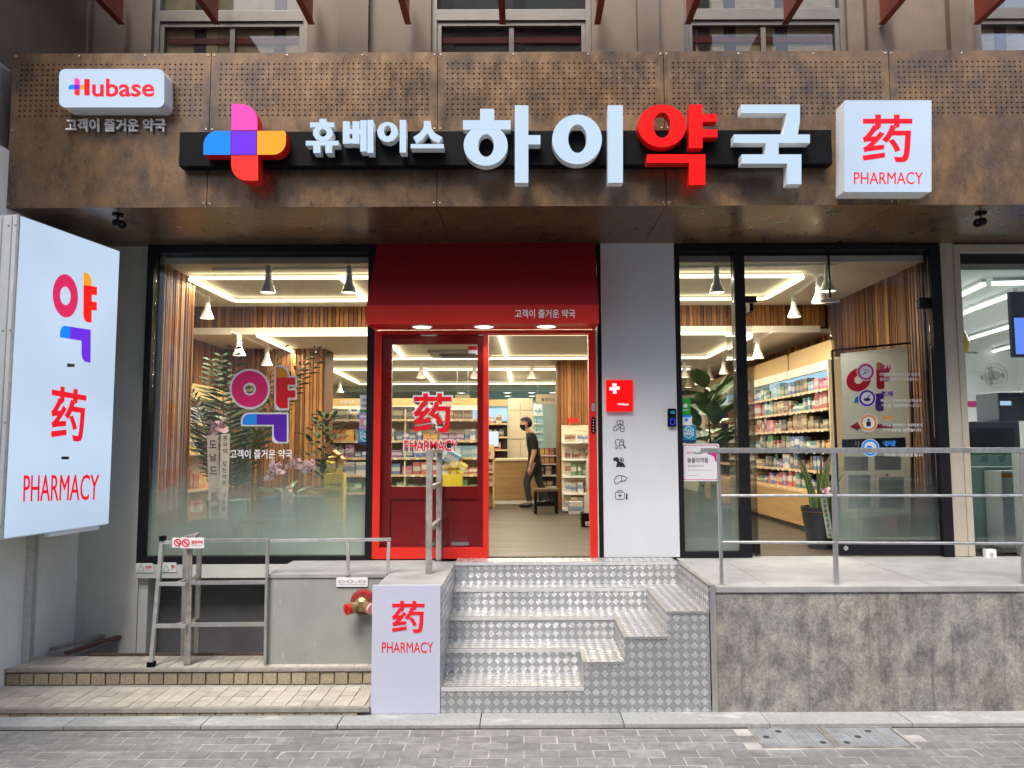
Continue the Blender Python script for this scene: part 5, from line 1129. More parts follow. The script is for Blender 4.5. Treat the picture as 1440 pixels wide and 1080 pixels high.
# counter, cabinet, dispensary shelves
ct = thing('service_counter', 'oak fronted service counter at the back of the shop', 'counter', (-.2, 6.6, ZF))
k0, k1 = px_x(690, 6.5), px_x(765, 6.5); zc0 = at(720, 645, Y=6.5).z
bx('front_panel', M['wood_counter'], ct, k0, k1, 6.5, 6.54, ZF + .08, zc0 - .041); bx('counter_top', M['cream'], ct, k0 - .03, k1 + .03, 6.46, 7.1, zc0 - .04, zc0, bevel=.004); bx('plinth', M['white'], ct, k0, k1, 6.52, 6.56, ZF, ZF + .079)
cb = thing('tall_cabinet', 'tall cream double door cabinet behind the service counter', 'cabinet', (px_x(732, 8), 8, ZF))
c0, c1 = px_x(714, 8), px_x(750, 8); ztc = at(730, 560, Y=8).z
bx('carcass', M['cream'], cb, c0, c1, 8.03, 8.5, ZF, ztc)
xm_ = (c0 + c1) / 2; zz = at(730, 617, Y=8).z
for a, b in ((c0 + .01, xm_ - .005), (xm_ + .005, c1 - .01)): bx('cabinet_door', M['cream'], cb, a, b, 8.0, 8.028, zz, ztc - .25, bevel=.003); bx('upper_door', M['cream'], cb, a, b, 8.0, 8.028, ztc - .24, ztc - .01, bevel=.003); bx('lower_door', M['cream'], cb, a, b, 8.0, 8.028, ZF + .1, zz - .02, bevel=.003)
ds_ = thing('dispensary_shelf', 'pale teal open shelf beside the cream cabinet in the dispensary', 'shelf', (px_x(757, 9.2), 9.2, ZF))
d0, d1 = px_x(750.5, 9.2), px_x(763, 9.2)
bx('back_panel', M['teal'], ds_, d0, d1, 9.5, 9.52, ZF, 2.9)
for p in (583, 595, 607, 618, 630): z = at(757, p, Y=9.2).z; bx('shelf_board', M['white'], ds_, d0, d1, 9.2, 9.499, z - .03, z); goods((d0, 9.28, z), (d1, 9.28, z), 'teal dispensary shelf', ['white', 'white', 'azure'], .08, .14, .06, .1, .08, bottles=.6)
bx('sliding_panel', M['teal'], B, px_x(764, 9.0), px_x(830, 9.0), 9.0, 9.05, ZF, at(770, 566, Y=9).z)
bs = thing('medicine_rack', 'dark medicine rack with ochre header left of the cream cabinet', 'shelf', (px_x(700, 7.6), 7.6, ZF)); r0, r1 = px_x(640, 7.6), px_x(713, 7.6)
bx('back_panel', M['dark_shelf'], bs, r0, r1, 7.9, 7.92, ZF, at(700, 592, Y=7.6).z); bx('light_panel', M['blue_glow'], bs, r0, r1, 7.9, 7.92, at(700, 591, Y=7.6).z, at(700, 573, Y=7.6).z); bx('header_board', M['orange_board'], bs, r0, r1, 7.8, 7.84, at(700, 570, Y=7.6).z, at(700, 561, Y=7.6).z)
for p in (595, 614, 632): z = at(700, p, Y=7.6).z; bx('shelf_board', M['wood_shelf'], bs, r0, r1, 7.6, 7.899, z - .03, z); goods((r0 + .02, 7.68, z), (r1 - .02, 7.68, z), 'dark medicine rack', ['cream', 'brown', 'red', 'black', 'white'], .1, .17, .08, .12, .1, bottles=.1)
for (x0, y0_, x1, y1_, Y, tx, ink, lab) in ((753.5, 554.5, 784, 568, 8.4, '복약지도', 'p_navy', 'hanging beige guidance board with dark lettering before the dispensary'), (640, 555, 661, 568, 6.2, '처방전접수', 'p_red', 'hanging beige prescription board with red lettering above the counter')):
    t = thing('hanging_board', lab, 'sign', at((x0+x1)/2, y1_, Y=Y)); shape(rr(x0, y0_, x1, y1_, 1, 1, 1, 1), yplane(Y), (0, .03, 0), M['cream'], t, 'board'); text(tx, (x0 + (x1-x0)*.25, y0_ + 5, x1 - 3, y1_ - 3), yplane(Y - .003), (0, .002, 0), M[ink], t, bold=.01)
    zt_ = at(x0, y0_, Y=Y).z
    for u in (x0 + 3, x1 - 3): xx = px_x(u, Y); MB().tube([(xx, Y + .015, zt_), (xx, Y + .015, ZC2)], .004, 5).build('hanging_rod', M['steel'], t)
# monitor on the counter, price display stand
mo = thing('counter_monitor', 'pale glowing monitor standing on the left end of the counter', 'monitor', at(694, 632, Y=6.55)); M['screen'] = emit('monitor_screen', (.55, .68, .85), .42)
zcm = at(694, 628, Y=6.55).z; bx('screen', M['screen'], mo, px_x(687.5, 6.55), px_x(701, 6.55), 6.56, 6.58, zcm, at(694, 606.5, Y=6.55).z); bx('stand', M['black'], mo, px_x(693, 6.55), px_x(696, 6.55), 6.585, 6.62, zc0, zcm + .1); bx('bezel', M['black'], mo, px_x(687, 6.55), px_x(701.5, 6.55), 6.581, 6.6, zcm - .02, at(694, 605.5, Y=6.55).z)
gs = thing('wooden_goods_stand', 'narrow pale wood goods stand at the left end of the counter', 'stand', (px_x(690, 5.6), 5.6, ZF))
s0, s1 = px_x(672, 5.6), px_x(694.5, 5.6); bx('back_panel', M['wood_shelf'], gs, s0, s1, 5.86, 5.88, ZF, at(690, 625, Y=5.6).z)
for p in (681, 663, 643): z = at(690, p, Y=5.6).z; bx('tray', M['wood_shelf'], gs, s0, s1, 5.6, 5.859, z - .03, z); goods((s0 + .01, 5.68, z), (s1 - .01, 5.68, z), 'narrow wood stand', ['yellow', 'brown', 'cream', 'black'], .1, .17, .07, .12, .09, bottles=0)
for xx in (s0, s1 - .02): bx('side_panel', M['wood_shelf'], gs, xx, xx + .02, 5.62, 5.859, ZF, at(690, 640, Y=5.6).z)
# magazine rack behind the person, dark stool
mg = thing('counter_front_rack', 'low rack of small colourful packets behind the stool', 'rack', (px_x(772, 6.3), 6.3, ZF)); m0, m1 = px_x(757, 6.3), px_x(783, 6.3); bx('back_panel', M['dark_shelf'], mg, m0, m1, 6.4, 6.43, ZF, at(770, 630, Y=6.3).z)
for p in (684, 668, 652, 640): z = at(770, p, Y=6.3).z; bx('tray', M['white'], mg, m0, m1, 6.2, 6.399, z - .02, z); goods((m0 + .01, 6.26, z), (m1 - .01, 6.26, z), 'low rack behind stool', mixp, .09, .15, .06, .1, .06, bottles=0)
so_ = thing('wooden_stool', 'dark wooden stool with square seat standing in front of the counter', 'stool', at(768, 722, Z=ZF)); c = at(768, 722, Z=ZF); zs = at(768, 687, Y=c.y).z
bx('seat', M['stem'], so_, c.x - .19, c.x + .19, c.y - .12, c.y + .22, zs - .04, zs, bevel=.01)
for sx_ in (-.16, .16):
    for sy_ in (-.09, .19): bx('leg', M['black'], so_, c.x + sx_ - .022, c.x + sx_ + .022, c.y + sy_ - .022, c.y + sy_ + .022, ZF, zs - .041)
for sy_ in (-.09, .19): bx('stretcher', M['black'], so_, c.x - .137, c.x + .137, c.y + sy_ - .012, c.y + sy_ + .012, ZF + .12, ZF + .16)
# yellow tonic displays
def tonic(px0, px1, pyt, pyb, Y, lab, cat='display stand', txt=None):
    x0, x1 = px_x(px0, Y), px_x(px1, Y); z1_ = at((px0+px1)/2, pyt, Y=Y).z; w = x1 - x0
    M.setdefault('yellow_card', mk('yellow_card', (.58, .46, .03), .5, var=.05)); M.setdefault('yellow_foil', mk('yellow_foil', (.70, .52, .02), .3, var=.2, vs=20))
    t = thing('tonic_display', lab, cat, ((x0+x1)/2, Y, ZF)); bx('card_column', M['yellow_card'], t, x0, x1, Y, Y + w * .7, ZF, z1_)
    for k in range(7):
        a = random.uniform(0, 6.3); r = random.uniform(0, w * .3); cc = Vector(((x0+x1)/2 + r * math.cos(a), Y + w * .35 + r * math.sin(a) * .6, z1_ + .02 + .05 * (k // 3)))
        o = inst('tonic_packet', PMY, cc, t, (w * .5, w * .22, w * .6), (random.uniform(-.5, .5), random.uniform(-.7, .7), random.uniform(-1, 1)))
    if txt: text(txt, (px0 + 3, pyt + 22, px1 - 3, pyt + 32), yplane(Y - .003), (0, .002, 0), M['p_black'], t, bold=.01); text('상큼 비타민', (px0 + 5, pyt + 13, px1 - 5, pyt + 18), yplane(Y - .003), (0, .002, 0), M['p_black'], t, bold=0)
PMY = PM['yellow']
tonic(457, 484, 666, 745, .9, 'yellow card display of vitamin packets inside the left window', txt='레모나')
tonic(623, 650, 667, 700, 3.2, 'yellow card box heaped with yellow packets seen through the red door')
bg = inst('blue_bag', PM['azure'], (px_x(632, 3.3), 3.3, at(632, 650, Y=3.3).z)); tag(bg, 'crumpled blue packet lying on top of the yellow card box', 'packet'); bg.scale = (.2, .12, .16); bg.rotation_euler = (.3, .5, .2)

# ------------------------------------------------------------------ plants
def leaf_mesh(name, mat, L, W, bend=.15, n=6, tip=.1):
    mb = MB(); vs = []; fs = []
    for i in range(n + 1):
        t = i / n; w = W * math.sin(math.pi * min(1, t * .92 + .05)) ** .75 * (1 - tip * t); z = -bend * L * t * t
        vs += [(-w / 2, t * L, z + W * .12), (0, t * L, z), (w / 2, t * L, z + W * .12)]
    for i in range(n):
        k = 3 * i; fs += [(k, k+1, k+4, k+3), (k+1, k+2, k+5, k+4)]
    return mb.add(vs, fs).mesh(name, mat, origin=(0, 0, 0), smooth='open', uv=False)[0]
def frond(mb, base, az, el, L, nl=16, ll=.28):
    d = Vector((math.cos(az) * math.cos(el), math.sin(az) * math.cos(el), math.sin(el))); p = Vector(base); pts = [p.copy()]
    for i in range(12):
        d = (d + Vector((0, 0, -.075))).normalized(); p = p + d * L / 12; pts.append(p.copy())
    mb.tube(pts, [.008 - .0005 * i for i in range(13)], 5)
    for i in range(2, 13):
        a = pts[i]; t = (pts[i] - pts[i-1]).normalized(); s_ = t.cross(Vector((0, 0, 1))).normalized()
        for sg in (-1, 1):
            for h in (0, .5):
                q = a - t * h * L / 12; dl = (s_ * sg * .8 + t * .65 + Vector((0, 0, -.15 - .2 * random.random()))).normalized(); l_ = ll * math.sin(math.pi * (i / 13) ** .8) * random.uniform(.8, 1.1) + .05
                w = t * .017; mid = q + dl * l_ * .5; e = q + dl * l_ + Vector((0, 0, -.06 * l_))
                mb.add([q, mid + w, e, mid - w], [(0, 1, 2, 3)], 1)
def palm(px, Y, lab, h=1.9):
    x = px_x(px, Y); t = thing('potted_palm', lab, 'potted palm', (x, Y, ZF))
    MB().lathe([(.17, 0), (.22, .45), (.235, .46), (.225, .47), (.20, .42), (.0, .42)], (x, Y, ZF), n=24, cap=False).build('pot', M['pot_b'], t, smooth=True)
    for k in range(15):
        mb = MB(); az = k * 2.4 + random.uniform(-.3, .3); el = R(random.uniform(70, 88)); frond(mb, (x + .05 * math.cos(az), Y + .05 * math.sin(az), ZF + .42), az, el, h * random.uniform(.7, 1.08)); mb.build('frond', [M['stem'] if k % 3 == 0 else M['leaf'], M['leaf']], t, smooth='open', uv=False)
palm(322, 1.25, 'tall potted palm behind the ribbon in the left shop window')
def bush(px, Y, z0, h, lab, mat, lm, n, cat='potted plant', spread=.35, pot='pot_b', trunk=True, ph=.4):
    x = px_x(px, Y); t = thing('potted_plant', lab, cat, (x, Y, ZF))
    pt = MB().lathe([(.15, 0), (.2, ph - .01), (.21, ph), (.19, ph), (.18, ph - .05), (.0, ph - .05)], (x, Y, ZF), n=24, cap=False).build('pot', M[pot], t, smooth=True)
    if trunk: MB().tube([(x, Y, ZF + ph - .05), (x + .03, Y, (ZF + ph + z0) / 2), (x, Y + .02, z0), (x - .03, Y, z0 + h * .8)], [.022, .018, .014, .006], 7).build('trunk', M['stem'], t, smooth=True)
    for k in range(n):
        az = k * 2.39996; zz = z0 + h * (k + .5) / n; r = spread * random.uniform(.05, .75) * (1 - .4 * abs((k / n) - .4))
        inst('leaf', lm, (x + r * math.cos(az), Y + r * math.sin(az), zz), t, None, (random.uniform(.1, 1.15), random.uniform(-.3, .3), az - math.pi / 2 + random.uniform(-.4, .4))).scale = [random.uniform(.75, 1.15)] * 3
    return t
fl = leaf_mesh('leaf', M['leaf2'], .30, .19, .12); sm = leaf_mesh('leaf', M['leaf'], .11, .06, .2, 4); dr = leaf_mesh('leaf', M['leaf2'], .40, .06, .5)
bush(1000, .75, 1.85, .72, 'fiddle leaf fig with broad leaves behind the right shop window', None, fl, 34, spread=.36)
bush(457, 2.6, 1.55, .85, 'dense small-leaved dark plant before the left slatted pier', None, sm, 170, spread=.42)
bush(846, 3.9, 1.6, .6, 'drooping long-leaved plant beside the doorway shelf', None, dr, 22, spread=.12)
# sansevieria in a tall dark pot
X_, Y_ = px_x(1153, .55), .62
t = thing('potted_snake_plant', 'snake plant with yellow-edged upright leaves in a tall dark pot', 'potted plant', (X_, Y_, ZF)); zp = at(1150, 712, Y=Y_).z
MB().lathe([(.13, 0), (.19, zp - ZF - .01), (.195, zp - ZF), (.18, zp - ZF), (.17, zp - ZF - .05), (.0, zp - ZF - .05)], (X_, Y_, ZF), n=28, cap=False).build('pot', M['pot'], t, smooth=True); MB().lathe([(.1885, 0), (.1905, .006)], (X_, Y_, zp - .05), n=28, cap=False).build('copper_ring', M['copper'], t)
for k in range(15):
    az = k * 2.4; r = .10 * math.sqrt((k + .5) / 15); h = random.uniform(.42, .62); lean = Vector((math.cos(az), math.sin(az), 0)) * random.uniform(.06, .24); b0 = Vector((X_ + r * math.cos(az), Y_ + r * math.sin(az), zp - .04)); s_ = Vector((-math.sin(az + 1), math.cos(az + 1), 0)); mb = MB(); v = []; 
    for i in range(6):
        u = i / 5; w = .026 * (1 - u ** 3) + .002; c = b0 + lean * u * u + Vector((0, 0, h * u)); v += [c - s_ * w, c - s_ * w * .75, c + s_ * w * .75, c + s_ * w]
    for i in range(5):
        q = 4 * i; mb.add([v[q], v[q+1], v[q+5], v[q+4]], [(0, 1, 2, 3)], 1).add([v[q+1], v[q+2], v[q+6], v[q+5]], [(0, 1, 2, 3)], 0).add([v[q+2], v[q+3], v[q+7], v[q+6]], [(0, 1, 2, 3)], 1)
    mb.build('leaf', [M['leaf_v'], M['leaf_y']], t, smooth='open', uv=False)
# ribbons
def bow(t, c, s_):
    for k in range(8):
        a = k * 2 * math.pi / 8 + .2; rr_ = s_ * (1.05 if k % 2 else .62); d = Vector((math.cos(a), -.25, math.sin(a) * .8)); sd_ = Vector((-math.sin(a), (.8 if k % 2 else -.8), math.cos(a))) * s_ * .27; mb = MB(); pts = []
        for i in range(9):
            u = i / 8 * math.pi; o_ = d * rr_ * math.sin(u) + Vector((0, -.5 * rr_ * (1 - math.cos(u)) * .5, 0)) + sd_ * .4 * math.cos(u); pts += [c + o_ - sd_ * .5, c + o_ + sd_ * .5]
        mb.add(pts, [(2*i, 2*i+1, 2*i+3, 2*i+2) for i in range(8)]); mb.build('bow_loop', M['bow'], t, smooth='open', uv=False)
def tail(t, top, bot, w, Y, mat, body=None, size=6, ink='p_black'):
    m = 8; v = []
    for i in range(m + 1):
        u = i / m; xx = top[0] + (bot[0] - top[0]) * u; yy = top[1] + (bot[1] - top[1]) * u; ya = Y + .008 * math.sin(u * 5); v += [at(xx - w / 2, yy, Y=ya), at(xx + w / 2, yy, Y=ya)]
    mb = MB().add(v, [(2*i, 2*i+1, 2*i+3, 2*i+2) for i in range(m)]); mb.build('ribbon_tail', M[mat], t, smooth='open', uv=False)
    if body:
        n = len(body)
        for i, chh in enumerate(body):
            if chh == ' ': continue
            u = (i + .7) / (n + .4); cx = top[0] + (bot[0] - top[0]) * u; cy = top[1] + (bot[1] - top[1]) * u
            text(chh, (cx - size / 2, cy - size * .55, cx + size / 2, cy + size * .55), yplane(Y - .014), (0, .001, 0), M[ink], t, bold=.02)
rb = thing('congratulation_ribbon', 'lilac congratulation ribbon with pink bow hanging before the palm', 'ribbon', at(305, 740, Y=.55))
tail(rb, (299, 612), (302, 748), 16, .55, 'ribbon', '도날드 트럼프', 10); tail(rb, (317, 610), (313, 748), 13, .58, 'ribbon', '중국의 모든약은 이곳을 통해', 6); bow(rb, at(309, 600, Y=.52), .12)
rb2 = thing('orchid_ribbon', 'short pale ribbon with small pink bow on the orchid pot', 'ribbon', at(406, 745, Y=.62)); tail(rb2, (400, 692), (400, 760), 7, .62, 'ribbon', '축개업번창기원', 4); tail(rb2, (409, 690), (411, 760), 7, .63, 'ribbon', '김 은 희', 5); bow(rb2, at(405, 687, Y=.61), .055)
rb3 = thing('snake_plant_ribbon', 'pale green lettered ribbon with pink bow tied to the snake plant', 'ribbon', at(1163, 755, Y=.40)); tail(rb3, (1158, 700), (1168, 757), 9, .40, 'ribbon_g', '개업을축하합니다', 4); tail(rb3, (1176, 700), (1190, 757), 9, .41, 'ribbon_g', None); bow(rb3, at(1160, 691, Y=.39), .06)
rb4 = thing('fig_ribbon', 'pale green lettered ribbon hanging from the fiddle leaf fig', 'ribbon', at(992, 740, Y=.5)); tail(rb4, (987, 676), (986, 738), 9, .5, 'ribbon_g', '개업을축하', 5); tail(rb4, (1003, 676), (1006, 738), 9, .5, 'ribbon_g', '번창하세요', 5)
# orchid
oc = thing('potted_orchid', 'pink potted orchid in a pale pot inside the left shop window', 'potted orchid', (px_x(408, .85), .85, ZF)); xo = px_x(408, .85); zo = at(408, 697, Y=.85).z
MB().box(xo - .24, xo + .24, .70, 1.0, ZF, zo, 0).build('pot', M['pot_b'], oc, bevel=.01)
for k in range(12):
    az = k * .55; inst('leaf', dr, (xo + .12 * math.cos(az), .85 + .05 * math.sin(az), zo), oc, None, (random.uniform(.5, .9), 0, az - 1.57))
pmesh = MB()
for k in range(5):
    a = k * 2 * math.pi / 5; pmesh.add([(0, 0, 0), (.021 * math.cos(a - .6), -.006, .021 * math.sin(a - .6)), (.036 * math.cos(a), -.002, .036 * math.sin(a)), (.021 * math.cos(a + .6), -.006, .021 * math.sin(a + .6))], [(0, 1, 2, 3)])
pmesh = pmesh.mesh('flower', M['petal'], origin=(0, 0, 0), smooth='open', uv=False)[0]
for k, (pts) in enumerate((((405, 690), (400, 662), (383, 656), (379, 672)), ((408, 690), (410, 660), (415, 650), (418, 655)), ((411, 690), (420, 664), (434, 651), (440, 660)))):
    P3 = [at(p, q, Y=.85 - .03 * k) for p, q in pts]; MB().tube(P3, .004, 5).build('flower_stem', M['leaf'], oc)
    for i in range(20):
        u = random.uniform(1.0, 3.0); a, b = P3[min(2, int(u))], P3[min(3, int(u) + 1)]; c = a.lerp(b, u - int(u)) + Vector((random.uniform(-.05, .05), random.uniform(-.05, .03), random.uniform(-.035, .05)))
        inst('flower', pmesh, c, oc, None, (random.uniform(-.5, .5), random.uniform(-3, 3), random.uniform(-.6, .6)))

# standing banner behind the right glass
bn = thing('standing_banner', 'standing banner with shop floor plan and red arrow in a black frame', 'banner', at(1230, 760, Y=.35))
YB_ = .33; q = ((1182, 497), (1276, 487), (1281, 724), (1191, 728)); bp = lambda x, y: at(x, y, Y=YB_)
sheet = shape((list(q), [(0, 1, 2, 3)]), bp, (0, .004, 0), M['p_grey'], bn, 'sheet'); M['banner'] = cloth_mat('banner_cloth', (.72, .77, .72), .25); sheet.data.materials[0] = M['banner']
for a, b in (((1170, 493), (1282, 482)), ((1170, 493), (1182, 778)), ((1282, 482), (1283, 778)), ((1182, 778), (1160, 786)), ((1283, 778), (1262, 786))): MB().bar(at(*a, Y=YB_ + .02), at(*b, Y=YB_ + .02), .02).build('frame_bar', M['black'], bn)
yak(quadmap(((1188, 515), (1252, 505), (1252, 578), (1190, 585))), lambda x, y: at(x, y, Y=YB_ - .003), (0, .002, 0), [M['p_red'], M['p_orange'], M['p_red'], M['p_blue'], M['p_purple']], bn)
def bprint(sh, m): shape(sh, lambda x, y: at(x, y, Y=YB_ - .002), (0, .001, 0), M[m], bn, 'print')
bprint(poly((1195, 600), (1207, 593), (1207, 597), (1255, 596), (1255, 602), (1207, 603), (1207, 606)), 'p_red'); bprint(poly((1184, 618), (1273, 615), (1274, 630), (1184, 632)), 'p_black')
for q_ in ((1187, 642, 1221, 662), (1230, 641, 1267, 661), (1193, 668, 1224, 714), (1236, 671, 1271, 714)): bprint(rect(*q_), 'p_grey')
bprint(stroke([(1231, 712), (1231, 668), (1250, 668)], .8), 'p_red'); bprint(poly((1246, 665.5), (1250.5, 668), (1246, 670.5)), 'p_red')
text('사주하는 약국', (1201, 620, 1258, 628), lambda x, y: at(x, y, Y=YB_ - .004), (0, .001, 0), M['p_white'], bn, bold=0)
# cardboard standee at the doorway edge
cd_ = thing('cardboard_standee', 'black cardboard standee with grey figure print at the doorway edge', 'standee', at(840, 745, Y=2.6)); e0, e1 = px_x(817, 2.6), px_x(850, 2.6)
bx('base_box', M['black'], cd_, e0, e1, 2.6, 2.85, ZF, at(830, 722, Y=2.6).z, bevel=.004); shape(poly((822, 722), (821, 700), (826, 692), (824, 675), (824, 655), (828, 634), (838, 628), (850, 628), (850, 722)), yplane(2.68), (0, .03, 0), M['p_grey'], cd_, 'figure_board')
text('안녕', (823, 733, 836, 739), yplane(2.597), (0, .002, 0), M['p_white'], cd_, bold=.02)

# ------------------------------------------------------------------ the person at the counter
def person():
    f = at(748, 713, Z=ZF); S = (at(760, 590, Y=f.y).z - ZF) / 1.70
    t = thing('person', 'person in black shirt, dark jeans and face mask stepping past the counter', 'person', f)
    V = []; E = []; Rr = []
    def ch(pts, start=None):
        pr = start
        for (x, y, z, r) in pts:
            r *= 1.14 if z < 1.43 else 1
            V.append(f + Vector((x, y, z)) * S); Rr.append(r * S); i = len(V) - 1
            if pr is not None: E.append((pr, i))
            pr = i
        return pr
    pel = ch([(.06, 0, .92, .135)]); chest_l = ch([(.045, 0, 1.06, .125), (.01, 0, 1.22, .15), (-.03, 0, 1.36, .152)], pel); neck = ch([(-.05, 0, 1.455, .062), (-.085, 0, 1.51, .052), (-.105, 0, 1.565, .045), (-.115, 0, 1.60, .04)], chest_l)
    ch([(.0, -.17, 1.37, .07), (.03, -.215, 1.22, .055), (.05, -.23, 1.08, .047), (.015, -.225, .95, .042), (-.02, -.22, .84, .034), (-.035, -.22, .77, .03)], chest_l)
    ch([(.0, .17, 1.37, .07), (.06, .215, 1.22, .055), (.09, .23, 1.08, .047), (.06, .225, .95, .042), (.03, .22, .84, .034), (.02, .22, .77, .03)], chest_l)
    ch([(.03, -.09, .84, .105), (-.09, -.10, .52, .072), (-.10, -.10, .45, .066), (-.05, -.10, .12, .05), (-.05, -.10, .07, .045)], pel)
    ch([(.09, .09, .84, .105), (.14, .10, .50, .072), (.17, .10, .45, .066), (.28, .10, .14, .05), (.28, .10, .09, .045)], pel)
    me = bpy.data.meshes.new('body'); me.from_pydata(V, E, []); o = bpy.data.objects.new('body', me); C.objects.link(o); md = o.modifiers.new('skin', 'SKIN'); md.use_smooth_shade = True
    for i, d in enumerate(me.skin_vertices[0].data): d.radius = (Rr[i], Rr[i]); d.use_root = (i == 0)
    for i in (1, 2, 3): me.skin_vertices[0].data[i].radius = (Rr[i] * 1.1, Rr[i] * .78)
    sb_ = o.modifiers.new('sub', 'SUBSURF'); sb_.levels = 1; sb_.render_levels = 1
    dg = bpy.context.evaluated_depsgraph_get(); m2 = bpy.data.meshes.new_from_object(o.evaluated_get(dg)); bpy.data.objects.remove(o)
    mb = MB(); mb.v = [v.co.copy() for v in m2.vertices]; mb.f = [tuple(p.vertices) for p in m2.polygons]
    for p in m2.polygons:
        c = (p.center - f) / S; arm = abs(c.y) > .165 and c.z > .7
        mb.m.append(0 if c.z > 1.455 else (1 if c.z > 1.12 else 0) if arm and c.z < 1.3 else 1 if c.z > .90 else 2 if c.z > .13 else 3)
    mb.build('body', [M['skin'], M['shirt'], M['jeans'], M['sock']], t, smooth=True, uv=False)
    q = lambda x, y, z: f + Vector((x, y, z)) * S
    # head: egg with nose and ears, hair cap, mask
    def egg(c, rx, ry, rz, sel=None, n=16, name='head', mat='skin', parent=t):
        mb = MB(); v = []; 
        for i in range(n + 1):
            th = math.pi * i / n
            for k in range(20):
                ph = 2 * math.pi * k / 20; x, y, z = math.sin(th) * math.cos(ph), math.sin(th) * math.sin(ph), math.cos(th); v.append(q(c[0] + rx * x * (1 - .12 * (z < 0) * -z), c[1] + ry * y * (1 - .2 * (z < 0) * -z), c[2] + rz * z))
        fs = []
        for i in range(n):
            for k in range(20):
                th = math.pi * (i + .5) / n; ph = 2 * math.pi * (k + .5) / 20
                if sel is None or sel(math.sin(th) * math.cos(ph), math.sin(th) * math.sin(ph), math.cos(th)): fs.append((i*20 + k, i*20 + (k+1) % 20, (i+1)*20 + (k+1) % 20, (i+1)*20 + k))
        return mb.add(v, fs).build(name, M[mat], parent, smooth=True, uv=False)
    hc = (-.125, 0, 1.60); hd_ = egg(hc, .098, .078, .118)
    egg((-.112, 0, 1.628), .128, .102, .138, lambda x, y, z: z > .42 - .9 * (x > -.2) * (x + .2) or (x > .25 and z > -.55), name='hair', mat='hair')
    egg((-.130, 0, 1.595), .106, .082, .118, lambda x, y, z: x < .05 and -.97 < z < -.05, name='face_mask', mat='shirt')
    for sgn in (-1, 1):
        MB().lathe([(.010 * S, -.012 * S), (.026 * S, 0), (.016 * S, .012 * S)], q(-.108, sgn * .078, 1.605), axis=(0, 1, 0), n=10).build('ear', M['skin'], hd_, smooth=True); MB().lathe([(.007 * S, 0), (.0, -.004 * S)], q(-.214, sgn * .032, 1.612), axis=(1, 0, 0), n=8, cap=False).build('eye', M['hair'], hd_)
    for sgn, hx, hz in ((-1, -.035, .77), (1, .02, .77)):      # hands: palm, four fingers, thumb
        y = sgn * .22; pal = MB().tube([q(hx, y, hz + .02), q(hx - .006, y, hz - .03), q(hx - .012, y, hz - .075)], [.026 * S, .036 * S, .034 * S], 8).build('hand', M['skin'], t, smooth=True, uv=False)
        for k in range(4):
            fx_ = hx - .04 + k * .019; ln = (.07, .08, .075, .06)[k]; MB().tube([q(fx_, y, hz - .07), q(fx_ + .004, y - sgn * .008, hz - .07 - ln * .5), q(fx_ + .012, y - sgn * .022, hz - .07 - ln)], [.0095 * S, .0085 * S, .006 * S], 6).build('finger', M['skin'], pal, smooth=True, uv=False)
        MB().tube([q(hx - .03, y, hz - .02), q(hx - .052, y - sgn * .006, hz - .05), q(hx - .055, y - sgn * .012, hz - .08)], [.011 * S, .010 * S, .007 * S], 6).build('thumb', M['skin'], pal, smooth=True, uv=False)
    for (x, y, z, tilt) in ((-.05, -.10, .0, 0), (.28, .10, .02, .25)):
        MB().tube([q(x + .07, y, z + .045 + tilt * .2), q(x + .02, y, z + .055 + tilt * .1), q(x - .09, y, z + .045), q(x - .17, y, z + .035), q(x - .20, y, z + .03)], [.035 * S, .05 * S, .046 * S, .036 * S, .015 * S], 10).build('shoe', M['shoe'], t, smooth=True, uv=False)
person()

# ------------------------------------------------------------------ neighbouring shop on the right
NS = thing('neighbour_shop', 'brightly lit neighbouring shop with white ceiling right of the beige pier', 'building', (6, 0, ZF))
bx('floor', M['floor'], NS, XN0, XN1, .0, 7, ZF - .05, ZF - .003); bx('ceiling', M['white'], NS, XN0, XN1, .31, 7, 3.72, 3.78); bx('back_wall', M['white'], NS, XN0, XN1, 6.5, 6.6, ZF, 3.72); bx('side_wall', M['white'], NS, XN0 - .008, XN0 + .0, .32, 6.5, ZF, 3.72); bx('far_wall', M['white'], NS, XN1, XN1 + .1, 0, 6.6, ZF, 3.8)
f = MB().box(XN0 + .001, XN0 + .06, -.04, .05, ZF, ZT - .012).box(XN0 + .06, XN1, -.04, .05, ZT - .08, ZT - .012).build('window_frame', M['beige_pier'], NS)
xq = px_x(1432, 0, 720); bx('mullion', M['alu'], f, xq, xq + .05, -.04, .05, ZF, px_z(640, 0)); bx('pane', M['glass'], f, XN0 + .061, XN1 - .01, -.004, .004, ZF + .03, ZT - .081)
bx('wall_stripe', M['p_rose'], NS, XN0, XN1, 6.48, 6.499, at(1390, 572, Y=6.5).z, at(1390, 564, Y=6.5).z)
for a, b in (((1352, 415), (1384, 400)), ((1395, 399), (1440, 398)), ((1374, 433), (1428, 413)), ((1355, 441), (1371, 434)), ((1365, 476), (1422, 459)), ((1358, 504), (1395, 494)), ((1398, 494), (1436, 484)), ((1363, 508), (1390, 508)), ((1397, 508), (1450, 507))):
    p, q = at(*a, Z=3.66), at(*b, Z=3.66); 
    t = thing('fluorescent_light', 'bare lit fluorescent tube on the white ceiling of the neighbouring shop', 'ceiling light', (p + q) / 2, 'fluorescent tubes in the neighbouring shop')
    MB().tube([p, q], .022, 8).build('tube', M['tube'], t); MB().bar(p + Vector((0, 0, .038)), q + Vector((0, 0, .038)), .05, .03).build('housing', M['white'], t)
L = bpy.data.lights.new('fluorescent_lamp', 'AREA'); L.size = 2.5; L.energy = 110; L.color = (.9, 1, .97); o = bpy.data.objects.new('fluorescent_lamp', L); place(o, Vector((6.2, 2.5, 3.6)), t)
